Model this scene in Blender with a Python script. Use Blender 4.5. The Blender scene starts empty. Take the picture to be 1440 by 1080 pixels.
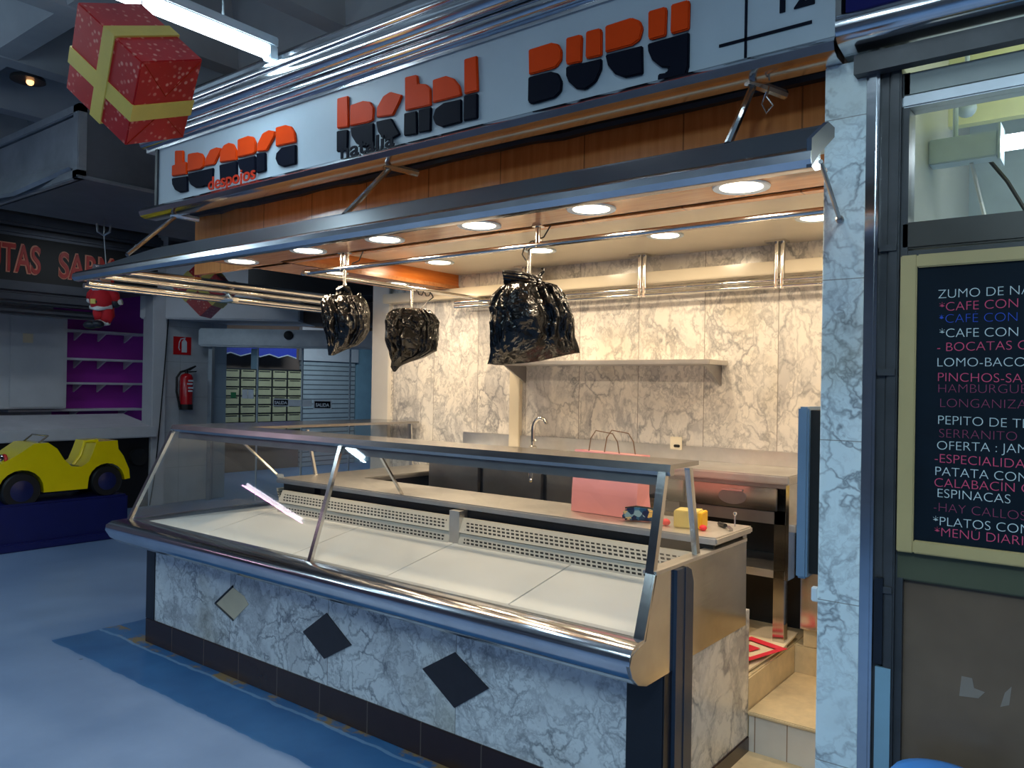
import bpy, bmesh, math, random
from mathutils import Vector, Matrix, noise
C = bpy.context.scene.collection
sc = bpy.context.scene
PI = math.pi
rnd = random.Random(7)

# ---------------------------------------------------------------- camera
cam = bpy.data.objects.new('camera', bpy.data.cameras.new('camera')); C.objects.link(cam)
cam.data.sensor_width = 36.0; cam.data.lens = 36.0 * 1110 / 1440; cam.data.clip_start = 0.05
def cam_axes(y, p, r):
    f = Vector((math.sin(y), math.cos(y), 0)); rt = Vector((math.cos(y), -math.sin(y), 0)); dn = Vector((0, 0, -1))
    f2 = f*math.cos(p) - dn*math.sin(p); dn2 = dn*math.cos(p) + f*math.sin(p)
    return rt*math.cos(r) + dn2*math.sin(r), dn2*math.cos(r) - rt*math.sin(r), f2
rt, dn, fw = cam_axes(math.radians(-37.83), math.radians(.219), math.radians(-.96))
cam.matrix_world = Matrix(((rt.x, -dn.x, -fw.x, 0), (rt.y, -dn.y, -fw.y, 0), (rt.z, -dn.z, -fw.z, 1.55), (0, 0, 0, 1)))
sc.camera = cam
# ---------------------------------------------------------------- world, exposure
sc.view_settings.view_transform = 'Standard'; sc.view_settings.look = 'None'
sc.view_settings.exposure = 0.0; sc.view_settings.gamma = 1.0; sc.view_settings.use_curve_mapping = False
w = bpy.data.worlds.new('market_dim'); sc.world = w; w.use_nodes = True
w.node_tree.nodes['Background'].inputs[0].default_value = (.35, .45, .7, 1)
w.node_tree.nodes['Background'].inputs[1].default_value = 0.10
WARM = (1, .78, .52); COOL = (.60, .86, 1.0)
P_DOWN = 5.6; P_TUBE = 15; P_PINK = 10
E_DISC = 9; E_TUBE = 14

# ---------------------------------------------------------------- materials
MATS = {}
def srgb(r, g, b):
    f = lambda c: (c/255/12.92 if c/255 <= .04045 else ((c/255+.055)/1.055)**2.4)
    return (f(r), f(g), f(b), 1)
def new_mat(name):
    m = bpy.data.materials.new(name); m.use_nodes = True
    nt = m.node_tree; b = nt.nodes['Principled BSDF']; MATS[name] = m
    return m, nt, b
def N(nt, t, **kw):
    n = nt.nodes.new(t)
    for k, v in kw.items():
        if k.startswith('i_'):
            key = k[2:]; key = int(key) if key.isdigit() else key.replace('_', ' ')
            n.inputs[key].default_value = v
        else: setattr(n, k, v)
    return n
def math_n(nt, op, a, b=None, c=None):
    n = nt.nodes.new('ShaderNodeMath'); n.operation = op
    for i, v in enumerate((a, b, c)):
        if v is None: continue
        if isinstance(v, (int, float)): n.inputs[i].default_value = v
        else: nt.links.new(v, n.inputs[i])
    return n.outputs[0]
def mixc(nt, fac, a, b):
    n = nt.nodes.new('ShaderNodeMix'); n.data_type = 'RGBA'
    for s, v in ((n.inputs[0], fac), (n.inputs[6], a), (n.inputs[7], b)):
        if isinstance(v, (int, float)): s.default_value = v
        elif isinstance(v, (tuple, list)): s.default_value = v
        else: nt.links.new(v, s)
    return n.outputs[2]
def ramp(nt, fac, stops):
    n = nt.nodes.new('ShaderNodeValToRGB'); cr = n.color_ramp
    while len(cr.elements) < len(stops): cr.elements.new(.5)
    for e, (p, c) in zip(cr.elements, stops): e.position = p; e.color = c if isinstance(c, tuple) else (c, c, c, 1)
    nt.links.new(fac, n.inputs[0]); return n.outputs[0]
def pos(nt):
    g = nt.nodes.new('ShaderNodeNewGeometry'); return g.outputs['Position']
def sep(nt, v):
    s = nt.nodes.new('ShaderNodeSeparateXYZ'); nt.links.new(v, s.inputs[0]); return s.outputs
def noise_n(nt, vec, scale, detail=3, rough=.5, out='Fac'):
    n = N(nt, 'ShaderNodeTexNoise', i_Scale=scale, i_Detail=detail, i_Roughness=rough)
    if vec is not None: nt.links.new(vec, n.inputs['Vector'])
    return n.outputs[out]
def plain(name, col, rough=.5, metal=0, var=.08, vscale=6, spec=.5, coat=0, bump=0):
    m, nt, b = new_mat(name)
    f = noise_n(nt, pos(nt), vscale, 4, .6)
    d = tuple(max(0, c*(1-var)) for c in col[:3]) + (1,); l = tuple(min(1, c*(1+var)) for c in col[:3]) + (1,)
    nt.links.new(ramp(nt, f, [(.3, d), (.7, l)]), b.inputs['Base Color'])
    b.inputs['Roughness'].default_value = rough; b.inputs['Metallic'].default_value = metal
    b.inputs['Specular IOR Level'].default_value = spec; b.inputs['Coat Weight'].default_value = coat
    if bump:
        bp = N(nt, 'ShaderNodeBump', i_Strength=bump, i_Distance=.01); nt.links.new(f, bp.inputs['Height']); nt.links.new(bp.outputs[0], b.inputs['Normal'])
    return m
def emit(name, col, s):
    m, nt, b = new_mat(name)
    b.inputs['Base Color'].default_value = (.9, .9, .9, 1)
    b.inputs['Emission Color'].default_value = col if len(col) == 4 else (*col, 1); b.inputs['Emission Strength'].default_value = s
    return m
def metal(name, col, r0, r1, stretch=(1, 1, 30), dirt=.12):
    m, nt, b = new_mat(name)
    mp = N(nt, 'ShaderNodeMapping'); mp.inputs['Scale'].default_value = stretch; nt.links.new(pos(nt), mp.inputs[0])
    f = noise_n(nt, mp.outputs[0], 6, 4, .6); g = noise_n(nt, pos(nt), 3.5, 4, .65)
    r = N(nt, 'ShaderNodeMapRange', i_3=r0, i_4=r1); nt.links.new(f, r.inputs[0]); nt.links.new(r.outputs[0], b.inputs['Roughness'])
    d = tuple(c*(1-dirt*2) for c in col[:3]) + (1,)
    nt.links.new(ramp(nt, g, [(.3, d), (.65, col)]), b.inputs['Base Color'])
    b.inputs['Metallic'].default_value = 1
    return m
def marble(name, tile_axis='x', tile=.4, off=-1.4, scale=5.5, base=(.80, .79, .77, 1), stretch=1.0, tileh=None, vein=1.0, cloud=1.0, fine=1.0):
    m, nt, b = new_mat(name); p = pos(nt)
    mp = N(nt, 'ShaderNodeMapping'); mp.inputs['Scale'].default_value = (1, 1, stretch); nt.links.new(p, mp.inputs[0])
    v = mp.outputs[0]
    s = sep(nt, p)
    ax = s['X' if tile_axis == 'x' else 'Y'] if isinstance(s, dict) else s[0 if tile_axis == 'x' else 1]
    u = math_n(nt, 'DIVIDE', math_n(nt, 'SUBTRACT', ax, off), tile)
    idx = math_n(nt, 'FLOOR', u)
    # each slab is its own cut of the stone
    jump = N(nt, 'ShaderNodeCombineXYZ'); nt.links.new(math_n(nt, 'MULTIPLY', idx, 3.7), jump.inputs[1]); nt.links.new(math_n(nt, 'MULTIPLY', idx, 1.9), jump.inputs[2])
    va = N(nt, 'ShaderNodeVectorMath', operation='ADD'); nt.links.new(v, va.inputs[0]); nt.links.new(jump.outputs[0], va.inputs[1]); v = va.outputs[0]
    nz = noise_n(nt, v, 3.2, 5, .62, 'Color')
    sc_ = N(nt, 'ShaderNodeVectorMath', operation='SCALE'); nt.links.new(nz, sc_.inputs[0]); sc_.inputs['Scale'].default_value = .42
    ad = N(nt, 'ShaderNodeVectorMath', operation='ADD'); nt.links.new(v, ad.inputs[0]); nt.links.new(sc_.outputs[0], ad.inputs[1])
    w = ad.outputs[0]
    vn = N(nt, 'ShaderNodeTexVoronoi', feature='DISTANCE_TO_EDGE', i_Scale=scale); nt.links.new(w, vn.inputs['Vector'])
    def ridge(sca, stops, det=4):
        return ramp(nt, math_n(nt, 'ABSOLUTE', math_n(nt, 'SUBTRACT', noise_n(nt, w, sca, det, .55), .5)), stops)
    brk = ramp(nt, noise_n(nt, v, 4.3, 3, .6), [(.36, .1), (.62, 1.0)])
    busy = ramp(nt, noise_n(nt, v, 2.4, 3, .6), [(.40, 0.0), (.58, 1.0)])
    v1 = math_n(nt, 'MULTIPLY', ramp(nt, vn.outputs['Distance'], [(0, 1.0), (.025, .7), (.09, 0.0)]), brk)
    v2 = ridge(scale*.75, [(0, 1.0), (.014, .6), (.04, 0.0)])
    v3 = math_n(nt, 'MULTIPLY', ridge(scale*1.7, [(0, 1.0), (.02, .6), (.055, 0.0)], 3), busy)
    patch = ramp(nt, noise_n(nt, w, 2.6, 3, .5), [(.57, 0.0), (.62, .6), (.68, .55), (.73, 0.0)])
    tint = ramp(nt, noise_n(nt, w, 5.0, 2, .5), [(.45, 0.0), (.6, .35)])
    tint = math_n(nt, 'MULTIPLY', tint, cloud); patch = math_n(nt, 'MULTIPLY', patch, cloud)
    c = mixc(nt, tint, base, (.52, .53, .55, 1))
    c = mixc(nt, patch, c, (.33, .33, .36, 1))
    c = mixc(nt, math_n(nt, 'MULTIPLY', v2, .62*vein*fine), c, (.16, .17, .2, 1))
    c = mixc(nt, math_n(nt, 'MULTIPLY', v3, .72*vein*fine), c, (.15, .16, .19, 1))
    c = mixc(nt, math_n(nt, 'MULTIPLY', v1, .8*vein), c, (.10, .115, .15, 1))
    c = mixc(nt, ramp(nt, noise_n(nt, v, 1.7, 3), [(.58, 0.0), (.72, .35)]), c, (.42, .34, .16, 1))
    fr = math_n(nt, 'ABSOLUTE', math_n(nt, 'SUBTRACT', math_n(nt, 'FRACT', u), .5))
    line = math_n(nt, 'GREATER_THAN', fr, .5 - .0022/tile)
    if tileh:
        uz = math_n(nt, 'DIVIDE', s[2], tileh)
        fz = math_n(nt, 'ABSOLUTE', math_n(nt, 'SUBTRACT', math_n(nt, 'FRACT', uz), .5))
        line = math_n(nt, 'MAXIMUM', line, math_n(nt, 'GREATER_THAN', fz, .5 - .0015/tileh))
    c = mixc(nt, math_n(nt, 'MULTIPLY', line, .7), c, (.2, .18, .15, 1))
    nt.links.new(c, b.inputs['Base Color']); b.inputs['Roughness'].default_value = .22
    return m
def wood(name, dark, light, axis_scale=(8, 8, .6), rough=.28, board=None):
    m, nt, b = new_mat(name); p = pos(nt)
    mp = N(nt, 'ShaderNodeMapping'); mp.inputs['Scale'].default_value = axis_scale; nt.links.new(p, mp.inputs[0])
    f = noise_n(nt, mp.outputs[0], 5, 6, .6)
    c = ramp(nt, f, [(.3, dark), (.7, light)])
    if board:
        s = sep(nt, p); u = math_n(nt, 'DIVIDE', s[0], board)
        fr = math_n(nt, 'ABSOLUTE', math_n(nt, 'SUBTRACT', math_n(nt, 'FRACT', u), .5))
        c = mixc(nt, math_n(nt, 'MULTIPLY', math_n(nt, 'GREATER_THAN', fr, .493), .6), c, (.05, .02, .01, 1))
    nt.links.new(c, b.inputs['Base Color']); b.inputs['Roughness'].default_value = rough
    return m
def tiles(name, col, grout, w_, h_, ax=0, rough=.3, lw=.004, var=.08):
    m, nt, b = new_mat(name); p = pos(nt); s = sep(nt, p)
    def ln(o, t):
        u = math_n(nt, 'DIVIDE', o, t); fr = math_n(nt, 'ABSOLUTE', math_n(nt, 'SUBTRACT', math_n(nt, 'FRACT', u), .5))
        return math_n(nt, 'GREATER_THAN', fr, .5 - lw/2/t)
    l = math_n(nt, 'MAXIMUM', ln(s[ax[0]] if isinstance(ax, tuple) else s[ax], w_), ln(s[ax[1]] if isinstance(ax, tuple) else s[2], h_))
    f = noise_n(nt, p, 5, 4, .6)
    c = ramp(nt, f, [(.3, tuple(x*(1-var) for x in col[:3])+(1,)), (.7, tuple(min(1, x*(1+var)) for x in col[:3])+(1,))])
    nt.links.new(mixc(nt, l, c, grout), b.inputs['Base Color']); b.inputs['Roughness'].default_value = rough
    return m
def glass(name, tint=(.93, .97, .96, 1), refl=1.0):
    m, nt, b = new_mat(name); nt.nodes.remove(b)
    out = nt.nodes['Material Output']
    t = N(nt, 'ShaderNodeBsdfTransparent'); t.inputs[0].default_value = tint
    g = N(nt, 'ShaderNodeBsdfGlossy'); g.inputs['Roughness'].default_value = .02
    lw = N(nt, 'ShaderNodeLayerWeight')          # same reflectance from either side of the pane
    fr = math_n(nt, 'ADD', math_n(nt, 'MULTIPLY', math_n(nt, 'POWER', lw.outputs['Facing'], 5), .9), .045)
    mx = N(nt, 'ShaderNodeMixShader'); nt.links.new(math_n(nt, 'MINIMUM', math_n(nt, 'MULTIPLY', fr, refl), 1.0), mx.inputs[0])
    nt.links.new(t.outputs[0], mx.inputs[1]); nt.links.new(g.outputs[0], mx.inputs[2]); nt.links.new(mx.outputs[0], out.inputs[0])
    return m
def grille(name):
    m, nt, b = new_mat(name); p = pos(nt); s = sep(nt, p)
    def hole(o, t, on):
        return math_n(nt, 'LESS_THAN', math_n(nt, 'FRACT', math_n(nt, 'DIVIDE', o, t)), on)
    tc = N(nt, 'ShaderNodeTexCoord'); so = sep(nt, tc.outputs['Object'])
    along = math_n(nt, 'ADD', s[0], s[1])
    h = math_n(nt, 'MULTIPLY', hole(along, .026, .68), hole(s[2], .0145, .55))
    gen = sep(nt, tc.outputs['Generated'])
    band = math_n(nt, 'MULTIPLY', math_n(nt, 'GREATER_THAN', gen[2], .18), math_n(nt, 'LESS_THAN', gen[2], .72))
    edge = math_n(nt, 'MULTIPLY', math_n(nt, 'GREATER_THAN', gen[0], .025), math_n(nt, 'LESS_THAN', gen[0], .975))
    h = math_n(nt, 'MULTIPLY', h, math_n(nt, 'MULTIPLY', band, edge))
    nt.links.new(mixc(nt, h, (.62, .59, .53, 1), (.02, .018, .015, 1)), b.inputs['Base Color']); b.inputs['Roughness'].default_value = .4
    b.inputs['Metallic'].default_value = .1
    return m

M = MATS
marble('marble_base', 'x', .8, -2.126, 8, base=(.86, .88, .88, 1), cloud=.55, fine=.6)
marble('marble_back', 'x', .4, -1.395, 8, stretch=.7, base=(.84, .80, .74, 1), vein=.72, cloud=.75, fine=.75)
marble('marble_end', 'y', 2, -6.2, 5, base=(.80, .77, .72, 1), cloud=1.2, fine=.5)
marble('marble_pillar', 'x', 2, -6.9, 9, tileh=.47, base=(.82, .93, .95, 1), vein=.9, cloud=.12, fine=.35)
metal('steel', (.66, .65, .63, 1), .10, .20)
metal('steel_top', (.76, .73, .69, 1), .34, .5, (4, 4, 4), .12)
metal('steel_dark', (.42, .41, .41, 1), .3, .45)
plain('fascia_grey', srgb(56, 58, 64), .35, metal=.2)
metal('chrome', (.72, .73, .76, 1), .10, .2, (1, 20, 20), .1)
metal('chrome_tube', (.80, .78, .74, 1), .12, .2)
metal('aluminium', (.42, .44, .47, 1), .3, .45)
plain('galvanised', srgb(150, 154, 160), .35, metal=.45, var=.2, vscale=4)
plain('duct_dark', srgb(88, 92, 100), .5, metal=.2, var=.12)
plain('black', srgb(12, 13, 18), .5)
plain('post_black', srgb(24, 27, 36), .35)
plain('guard_blue', srgb(44, 58, 78), .35)
tiles('skirting_tile', srgb(58, 42, 40), srgb(100, 85, 75), .33, 5, (0, 2), .25, .006)
wood('wood_board', srgb(206, 128, 70), srgb(232, 156, 92), (7, 7, .5), .14, board=.42)
wood('wood_soffit', srgb(176, 110, 62), srgb(205, 140, 88), (.8, 9, 9), .22, board=None)
wood('wood_beam', srgb(176, 92, 30), srgb(205, 118, 45), (9, .8, 9), .3)
plain('ceiling_cream', srgb(222, 212, 190), .2, var=.03)
plain('tile_white', srgb(214, 212, 208), .25, var=.03)
plain('tray_white', srgb(240, 240, 238), .35, var=.03)
plain('recess_black', srgb(14, 13, 13), .6)
grille('grille')
glass('glass', (.98, .99, .985, 1), 1.2)
glass('glass_door', (.88, .93, .95, 1), .8)
plain('sign_white', srgb(162, 174, 184), .45, var=.03, spec=.25)
plain('letter_orange', srgb(206, 62, 10), .5, var=.05, spec=.08)
plain('letter_black', srgb(12, 16, 30), .6, spec=.06)
plain('letter_red', srgb(178, 44, 18), .55, spec=.1)
plain('pink_paper', srgb(240, 162, 166), .6, var=.04)
plain('paper_inside', srgb(244, 214, 196), .7)
plain('cord_brown', srgb(120, 92, 70), .7)
plain('socket_white', srgb(238, 228, 205), .4)
plain('yellow_pack', srgb(226, 206, 120), .55)
plain('yellow_bright', srgb(244, 190, 40), .5)
plain('red_bright', srgb(230, 50, 60), .5)
plain('card', srgb(222, 205, 175), .8, bump=.1)
plain('card_inner', srgb(160, 120, 78), .85)
plain('print_red', srgb(214, 40, 62), .6)
plain('step_cream', srgb(216, 196, 158), .5, var=.12, vscale=14, bump=.1)
tiles('step_tile', srgb(206, 204, 200), srgb(130, 110, 90), .13, 5, (0, 2), .35, .004)
plain('panel_blue', srgb(112, 138, 164), .3)
plain('wall_white', srgb(196, 198, 204), .5, var=.04)
tiles('wall_tile', srgb(190, 196, 202), srgb(150, 155, 160), .45, .45, (1, 2), .3)
plain('purple', srgb(158, 36, 166), .55, var=.06)
plain('shelf_white', srgb(210, 208, 216), .4)
plain('band_grey', srgb(90, 94, 104), .35, metal=.6)
plain('neon_red', srgb(198, 40, 30), .4)
plain('neon_edge', srgb(240, 150, 120), .4)
plain('ext_red', srgb(190, 20, 32), .22, coat=.3)
plain('sign_red', srgb(206, 22, 30), .4)
plain('rubber', srgb(18, 19, 22), .5)
plain('car_yellow', srgb(246, 220, 6), .22, var=.03, coat=.5)
plain('ride_blue', srgb(16, 24, 92), .35, var=.08)
plain('wheel_blue', srgb(24, 30, 84), .35)
plain('lamp_red', srgb(210, 50, 40), .25)
plain('santa_red', srgb(196, 22, 34), .8)
plain('fur_white', srgb(226, 222, 216), .9, bump=.4, vscale=60)
plain('beard_grey', srgb(176, 178, 190), .9, bump=.4, vscale=60)
plain('skin', srgb(214, 160, 130), .6)
plain('boot_black', srgb(22, 24, 34), .5)
plain('ribbon_gold', srgb(226, 196, 92), .4)
plain('mailbox', srgb(176, 172, 138), .4)
plain('mailbox_slot', srgb(24, 24, 22), .5)
plain('awning_blue', srgb(24, 48, 160), .6)
plain('awning_trim', srgb(170, 176, 186), .6)
plain('brown_wall', srgb(104, 86, 76), .7)
plain('light_blue', srgb(136, 172, 190), .5)
plain('notice_white', srgb(222, 230, 238), .5)
plain('green_sticker', srgb(20, 120, 70), .5)
tiles('shutter', srgb(168, 178, 184), srgb(84, 92, 98), 50, .09, (1, 2), .35, .02)
plain('frame_dark', srgb(70, 70, 72), .4, metal=.2, var=.25)
plain('frame_brown', srgb(76, 72, 66), .35, metal=.3, var=.12)
plain('pale_wood', srgb(196, 172, 118), .5, var=.06)
plain('chalkboard', srgb(8, 24, 36), .7, var=.2, spec=.2)
plain('chalk_w', srgb(214, 226, 224), .8)
plain('chalk_p', srgb(226, 84, 120), .8)
plain('chalk_m', srgb(168, 72, 108), .8)
plain('chalk_b', srgb(56, 96, 220), .8)
plain('olive_panel', srgb(86, 88, 66), .4)
plain('brown_glass', srgb(116, 96, 78), .16, var=.25, vscale=2, spec=.25)
plain('tape', srgb(150, 135, 120), .25)
plain('stall_yellow', srgb(226, 226, 176), .6)
plain('lamp_white', srgb(205, 220, 230), .4)
plain('sign_navy', srgb(16, 18, 84), .6, spec=.1)
plain('bin_blue', srgb(60, 130, 220), .35)
plain('concrete', srgb(150, 152, 158), .85, var=.14, vscale=1.2, bump=.15)
plain('cable_black', srgb(14, 14, 15), .5)
plain('cable_white', srgb(220, 222, 222), .5)
plain('pouch_blue', srgb(40, 92, 150), .5)
plain('stalls_opposite', srgb(120, 124, 138), .5, var=.4, vscale=1.0)
metal('steel_shelf', (.50, .48, .46, 1), .16, .28, (1, 6, 6), .12)
plain('diamond_black', srgb(40, 36, 42), .3, var=.15, vscale=20)
plain('next_wall', srgb(196, 212, 222), .5)
plain('pale_band', srgb(176, 180, 172), .5)
emit('disc_warm', (1, .86, .62), E_DISC)
emit('tube_cool', (.80, .92, 1), E_TUBE)
emit('tube_pink', (1, .86, .96), 8)
emit('bulb_orange', (1, .45, .15), 3)

def bag_mat():
    m, nt, b = new_mat('bin_bag'); p = pos(nt)
    nz = noise_n(nt, p, 9, 4, .6, 'Color')
    sc_ = N(nt, 'ShaderNodeVectorMath', operation='SCALE'); nt.links.new(nz, sc_.inputs[0]); sc_.inputs['Scale'].default_value = .12
    ad = N(nt, 'ShaderNodeVectorMath', operation='ADD'); nt.links.new(p, ad.inputs[0]); nt.links.new(sc_.outputs[0], ad.inputs[1])
    mp = N(nt, 'ShaderNodeMapping'); mp.inputs['Scale'].default_value = (1.4, 1.4, .8); nt.links.new(ad.outputs[0], mp.inputs[0])
    v1 = N(nt, 'ShaderNodeTexVoronoi', i_Scale=8.0); nt.links.new(mp.outputs[0], v1.inputs['Vector'])
    v2 = N(nt, 'ShaderNodeTexVoronoi', i_Scale=19.0); nt.links.new(mp.outputs[0], v2.inputs['Vector'])
    h = math_n(nt, 'ADD', v1.outputs['Distance'], math_n(nt, 'MULTIPLY', v2.outputs['Distance'], .2))
    bp = N(nt, 'ShaderNodeBump', i_Strength=.4, i_Distance=.06); nt.links.new(h, bp.inputs['Height']); nt.links.new(bp.outputs[0], b.inputs['Normal'])
    b.inputs['Base Color'].default_value = (.006, .006, .0065, 1); b.inputs['Roughness'].default_value = .2; b.inputs['Specular IOR Level'].default_value = .42
bag_mat()
# gift wrap: red paper with rows of pale snowflake dots
def gift_mat():
    m, nt, b = new_mat('gift_red'); tc = N(nt, 'ShaderNodeTexCoord'); o = tc.outputs['Object']
    v = N(nt, 'ShaderNodeTexVoronoi', i_Scale=40.0, i_Randomness=.6); nt.links.new(o, v.inputs['Vector'])
    d = ramp(nt, v.outputs['Distance'], [(.2, 1.0), (.36, 0.0)])
    k = ramp(nt, noise_n(nt, o, 11, 2), [(.42, 0.0), (.52, .7)])
    base = ramp(nt, noise_n(nt, o, 5, 3), [(.3, srgb(178, 18, 30)), (.7, srgb(206, 34, 34))])
    nt.links.new(mixc(nt, math_n(nt, 'MULTIPLY', d, k), base, srgb(240, 170, 150)), b.inputs['Base Color']); b.inputs['Roughness'].default_value = .35
gift_mat()
# painted floor: pale grey field, blue band round the counter, scuffs and bare patches along the skirting
def floor_mat():
    m, nt, b = new_mat('floor_paint'); p = pos(nt); s = sep(nt, p)
    wob = math_n(nt, 'MULTIPLY', math_n(nt, 'SUBTRACT', noise_n(nt, p, 7, 3), .5), .05)
    inx = math_n(nt, 'GREATER_THAN', math_n(nt, 'ADD', s[0], wob), -5.02)
    iny = math_n(nt, 'GREATER_THAN', math_n(nt, 'ADD', s[1], wob), 2.045)
    band = math_n(nt, 'MULTIPLY', inx, iny)
    f = noise_n(nt, p, 1.3, 5, .6)
    field = ramp(nt, f, [(.3, srgb(100, 126, 164)), (.7, srgb(120, 146, 184))])
    blue = ramp(nt, noise_n(nt, p, 4, 4), [(.3, srgb(48, 98, 148)), (.7, srgb(62, 116, 166))])
    c = mixc(nt, band, field, blue)
    near = math_n(nt, 'MULTIPLY', math_n(nt, 'GREATER_THAN', s[1], 2.335), math_n(nt, 'LESS_THAN', s[1], 2.45))
    bare = math_n(nt, 'MULTIPLY', near, math_n(nt, 'MULTIPLY', band, ramp(nt, noise_n(nt, p, 3.1, 5, .7), [(.50, 0.0), (.56, 1.0)])))
    c = mixc(nt, bare, c, srgb(150, 120, 80))
    pale = math_n(nt, 'MULTIPLY', math_n(nt, 'LESS_THAN', math_n(nt, 'ABSOLUTE', math_n(nt, 'SUBTRACT', math_n(nt, 'ADD', s[1], wob), 2.33)), .010), band)
    c = mixc(nt, math_n(nt, 'MULTIPLY', pale, .6), c, srgb(140, 170, 200))
    vs = N(nt, 'ShaderNodeTexVoronoi', i_Scale=2.2); nt.links.new(p, vs.inputs['Vector'])
    c = mixc(nt, ramp(nt, vs.outputs['Distance'], [(.025, .8), (.035, 0.0)]), c, srgb(60, 70, 90))
    nt.links.new(c, b.inputs['Base Color'])
    r = N(nt, 'ShaderNodeMapRange', i_3=.28, i_4=.45); nt.links.new(f, r.inputs[0]); nt.links.new(r.outputs[0], b.inputs['Roughness'])
floor_mat()
def pouch_mat():
    m, nt, b = new_mat('pouch_print'); tc = N(nt, 'ShaderNodeTexCoord')
    v = N(nt, 'ShaderNodeTexVoronoi', i_Scale=45.0); nt.links.new(tc.outputs['Object'], v.inputs['Vector'])
    sp = N(nt, 'ShaderNodeSeparateColor'); nt.links.new(v.outputs['Color'], sp.inputs[0])
    nt.links.new(ramp(nt, sp.outputs[0], [(.2, srgb(20, 40, 90)), (.45, srgb(50, 120, 170)), (.7, srgb(150, 190, 215)), (.95, srgb(235, 200, 120))]), b.inputs['Base Color'])
    b.inputs['Roughness'].default_value = .45
pouch_mat()

# ---------------------------------------------------------------- builders
WL = {}
def setp(o, label=None, cat=None, group=None, kind=None):
    if label: o['label'] = label
    if cat: o['category'] = cat
    if group: o['group'] = group
    if kind: o['kind'] = kind
    return o
def thing(name, label, cat, loc, rotz=0, group=None):
    o = bpy.data.objects.new(name, None); C.objects.link(o); o.location = loc; o.rotation_euler = (0, 0, rotz)
    o.empty_display_size = .05; WL[o] = Vector(loc)
    return setp(o, label, cat, group)
class MB:
    def __init__(s): s.bm = bmesh.new()
    def box(s, x0, x1, y0, y1, z0, z1, mtx=None):
        r = bmesh.ops.create_cube(s.bm, size=1); t = Matrix.Translation(((x0+x1)/2, (y0+y1)/2, (z0+z1)/2)) @ Matrix.Diagonal((abs(x1-x0), abs(y1-y0), abs(z1-z0), 1))
        bmesh.ops.transform(s.bm, matrix=(mtx @ t) if mtx else t, verts=r['verts']); return s
    def face(s, pts):
        s.bm.faces.new([s.bm.verts.new(p) for p in pts]); return s
    def prism(s, pts, ext):
        """closed polygon of 3-D points swept along ext, capped both ends"""
        ext = Vector(ext); a = [s.bm.verts.new(p) for p in pts]; b = [s.bm.verts.new(Vector(p)+ext) for p in pts]
        s.bm.faces.new(a); s.bm.faces.new(list(reversed(b))); n = len(a)
        for i in range(n): s.bm.faces.new((a[i], b[i], b[(i+1) % n], a[(i+1) % n]))
        bmesh.ops.recalc_face_normals(s.bm, faces=s.bm.faces[:]); return s
    def tube(s, path, r, n=10, caps=True):
        path = [Vector(p) for p in path]; rings = []
        rr = r if isinstance(r, (list, tuple)) else [r]*len(path)
        up = None
        for i, p in enumerate(path):
            d = (path[min(i+1, len(path)-1)] - path[max(i-1, 0)]).normalized()
            if up is None: up = Vector((0, 0, 1)) if abs(d.z) < .9 else Vector((1, 0, 0))
            a = d.cross(up).normalized(); b_ = a.cross(d).normalized(); up = b_
            rings.append([s.bm.verts.new(p + a*math.cos(2*PI*k/n)*rr[i] + b_*math.sin(2*PI*k/n)*rr[i]) for k in range(n)])
        for i in range(len(rings)-1):
            for k in range(n): s.bm.faces.new((rings[i][k], rings[i][(k+1) % n], rings[i+1][(k+1) % n], rings[i+1][k]))
        if caps:
            s.bm.faces.new(list(reversed(rings[0]))); s.bm.faces.new(rings[-1])
        return s
    def lathe(s, prof, n=24, mtx=None, axis='z'):
        vs = []
        for r, z in prof:
            vs.append([s.bm.verts.new((r*math.cos(2*PI*k/n), r*math.sin(2*PI*k/n), z)) for k in range(n)])
        for i in range(len(vs)-1):
            for k in range(n): s.bm.faces.new((vs[i][k], vs[i][(k+1) % n], vs[i+1][(k+1) % n], vs[i+1][k]))
        s.bm.faces.new(list(reversed(vs[0]))); s.bm.faces.new(vs[-1])
        if mtx: bmesh.ops.transform(s.bm, matrix=mtx, verts=[v for r in vs for v in r])
        return s
    def ball(s, c, r, sx=1, sy=1, sz=1, sub=2, mtx=None):
        q = bmesh.ops.create_icosphere(s.bm, subdivisions=sub, radius=r)
        t = Matrix.Translation(c) @ (mtx or Matrix()) @ Matrix.Diagonal((sx, sy, sz, 1)); bmesh.ops.transform(s.bm, matrix=t, verts=q['verts']); return s
    def build(s, name, mat, parent=None, label=None, cat=None, group=None, kind=None, bevel=0, smooth=False, local=False, seg=2):
        bmesh.ops.recalc_face_normals(s.bm, faces=s.bm.faces[:])
        if bevel:
            es = [e for e in s.bm.edges if len(e.link_faces) == 2 and e.calc_face_angle(0) > .5]
            bmesh.ops.bevel(s.bm, geom=es, offset=bevel, segments=seg, affect='EDGES', clamp_overlap=True)
        me = bpy.data.meshes.new(name)
        if parent is None and not local:
            xs = [v.co for v in s.bm.verts]
            off = Vector(((min(c.x for c in xs)+max(c.x for c in xs))/2, (min(c.y for c in xs)+max(c.y for c in xs))/2, min(c.z for c in xs)))
        else:
            off = Vector() if local or parent is None else WL[parent]
        if off.length: bmesh.ops.translate(s.bm, vec=-off, verts=s.bm.verts[:])
        if smooth:
            for f in s.bm.faces: f.smooth = True
            if smooth != 'all':
                for e in s.bm.edges:
                    if len(e.link_faces) == 2 and e.calc_face_angle(0) > .7: e.smooth = False
        s.bm.to_mesh(me); s.bm.free()
        me.materials.append(M[mat]); o = bpy.data.objects.new(name, me); C.objects.link(o)
        if parent is None: o.location = off; WL[o] = off
        else: o.parent = parent; WL[o] = Vector(off) if not local else Vector()
        return setp(o, label, cat, group, kind)
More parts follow.
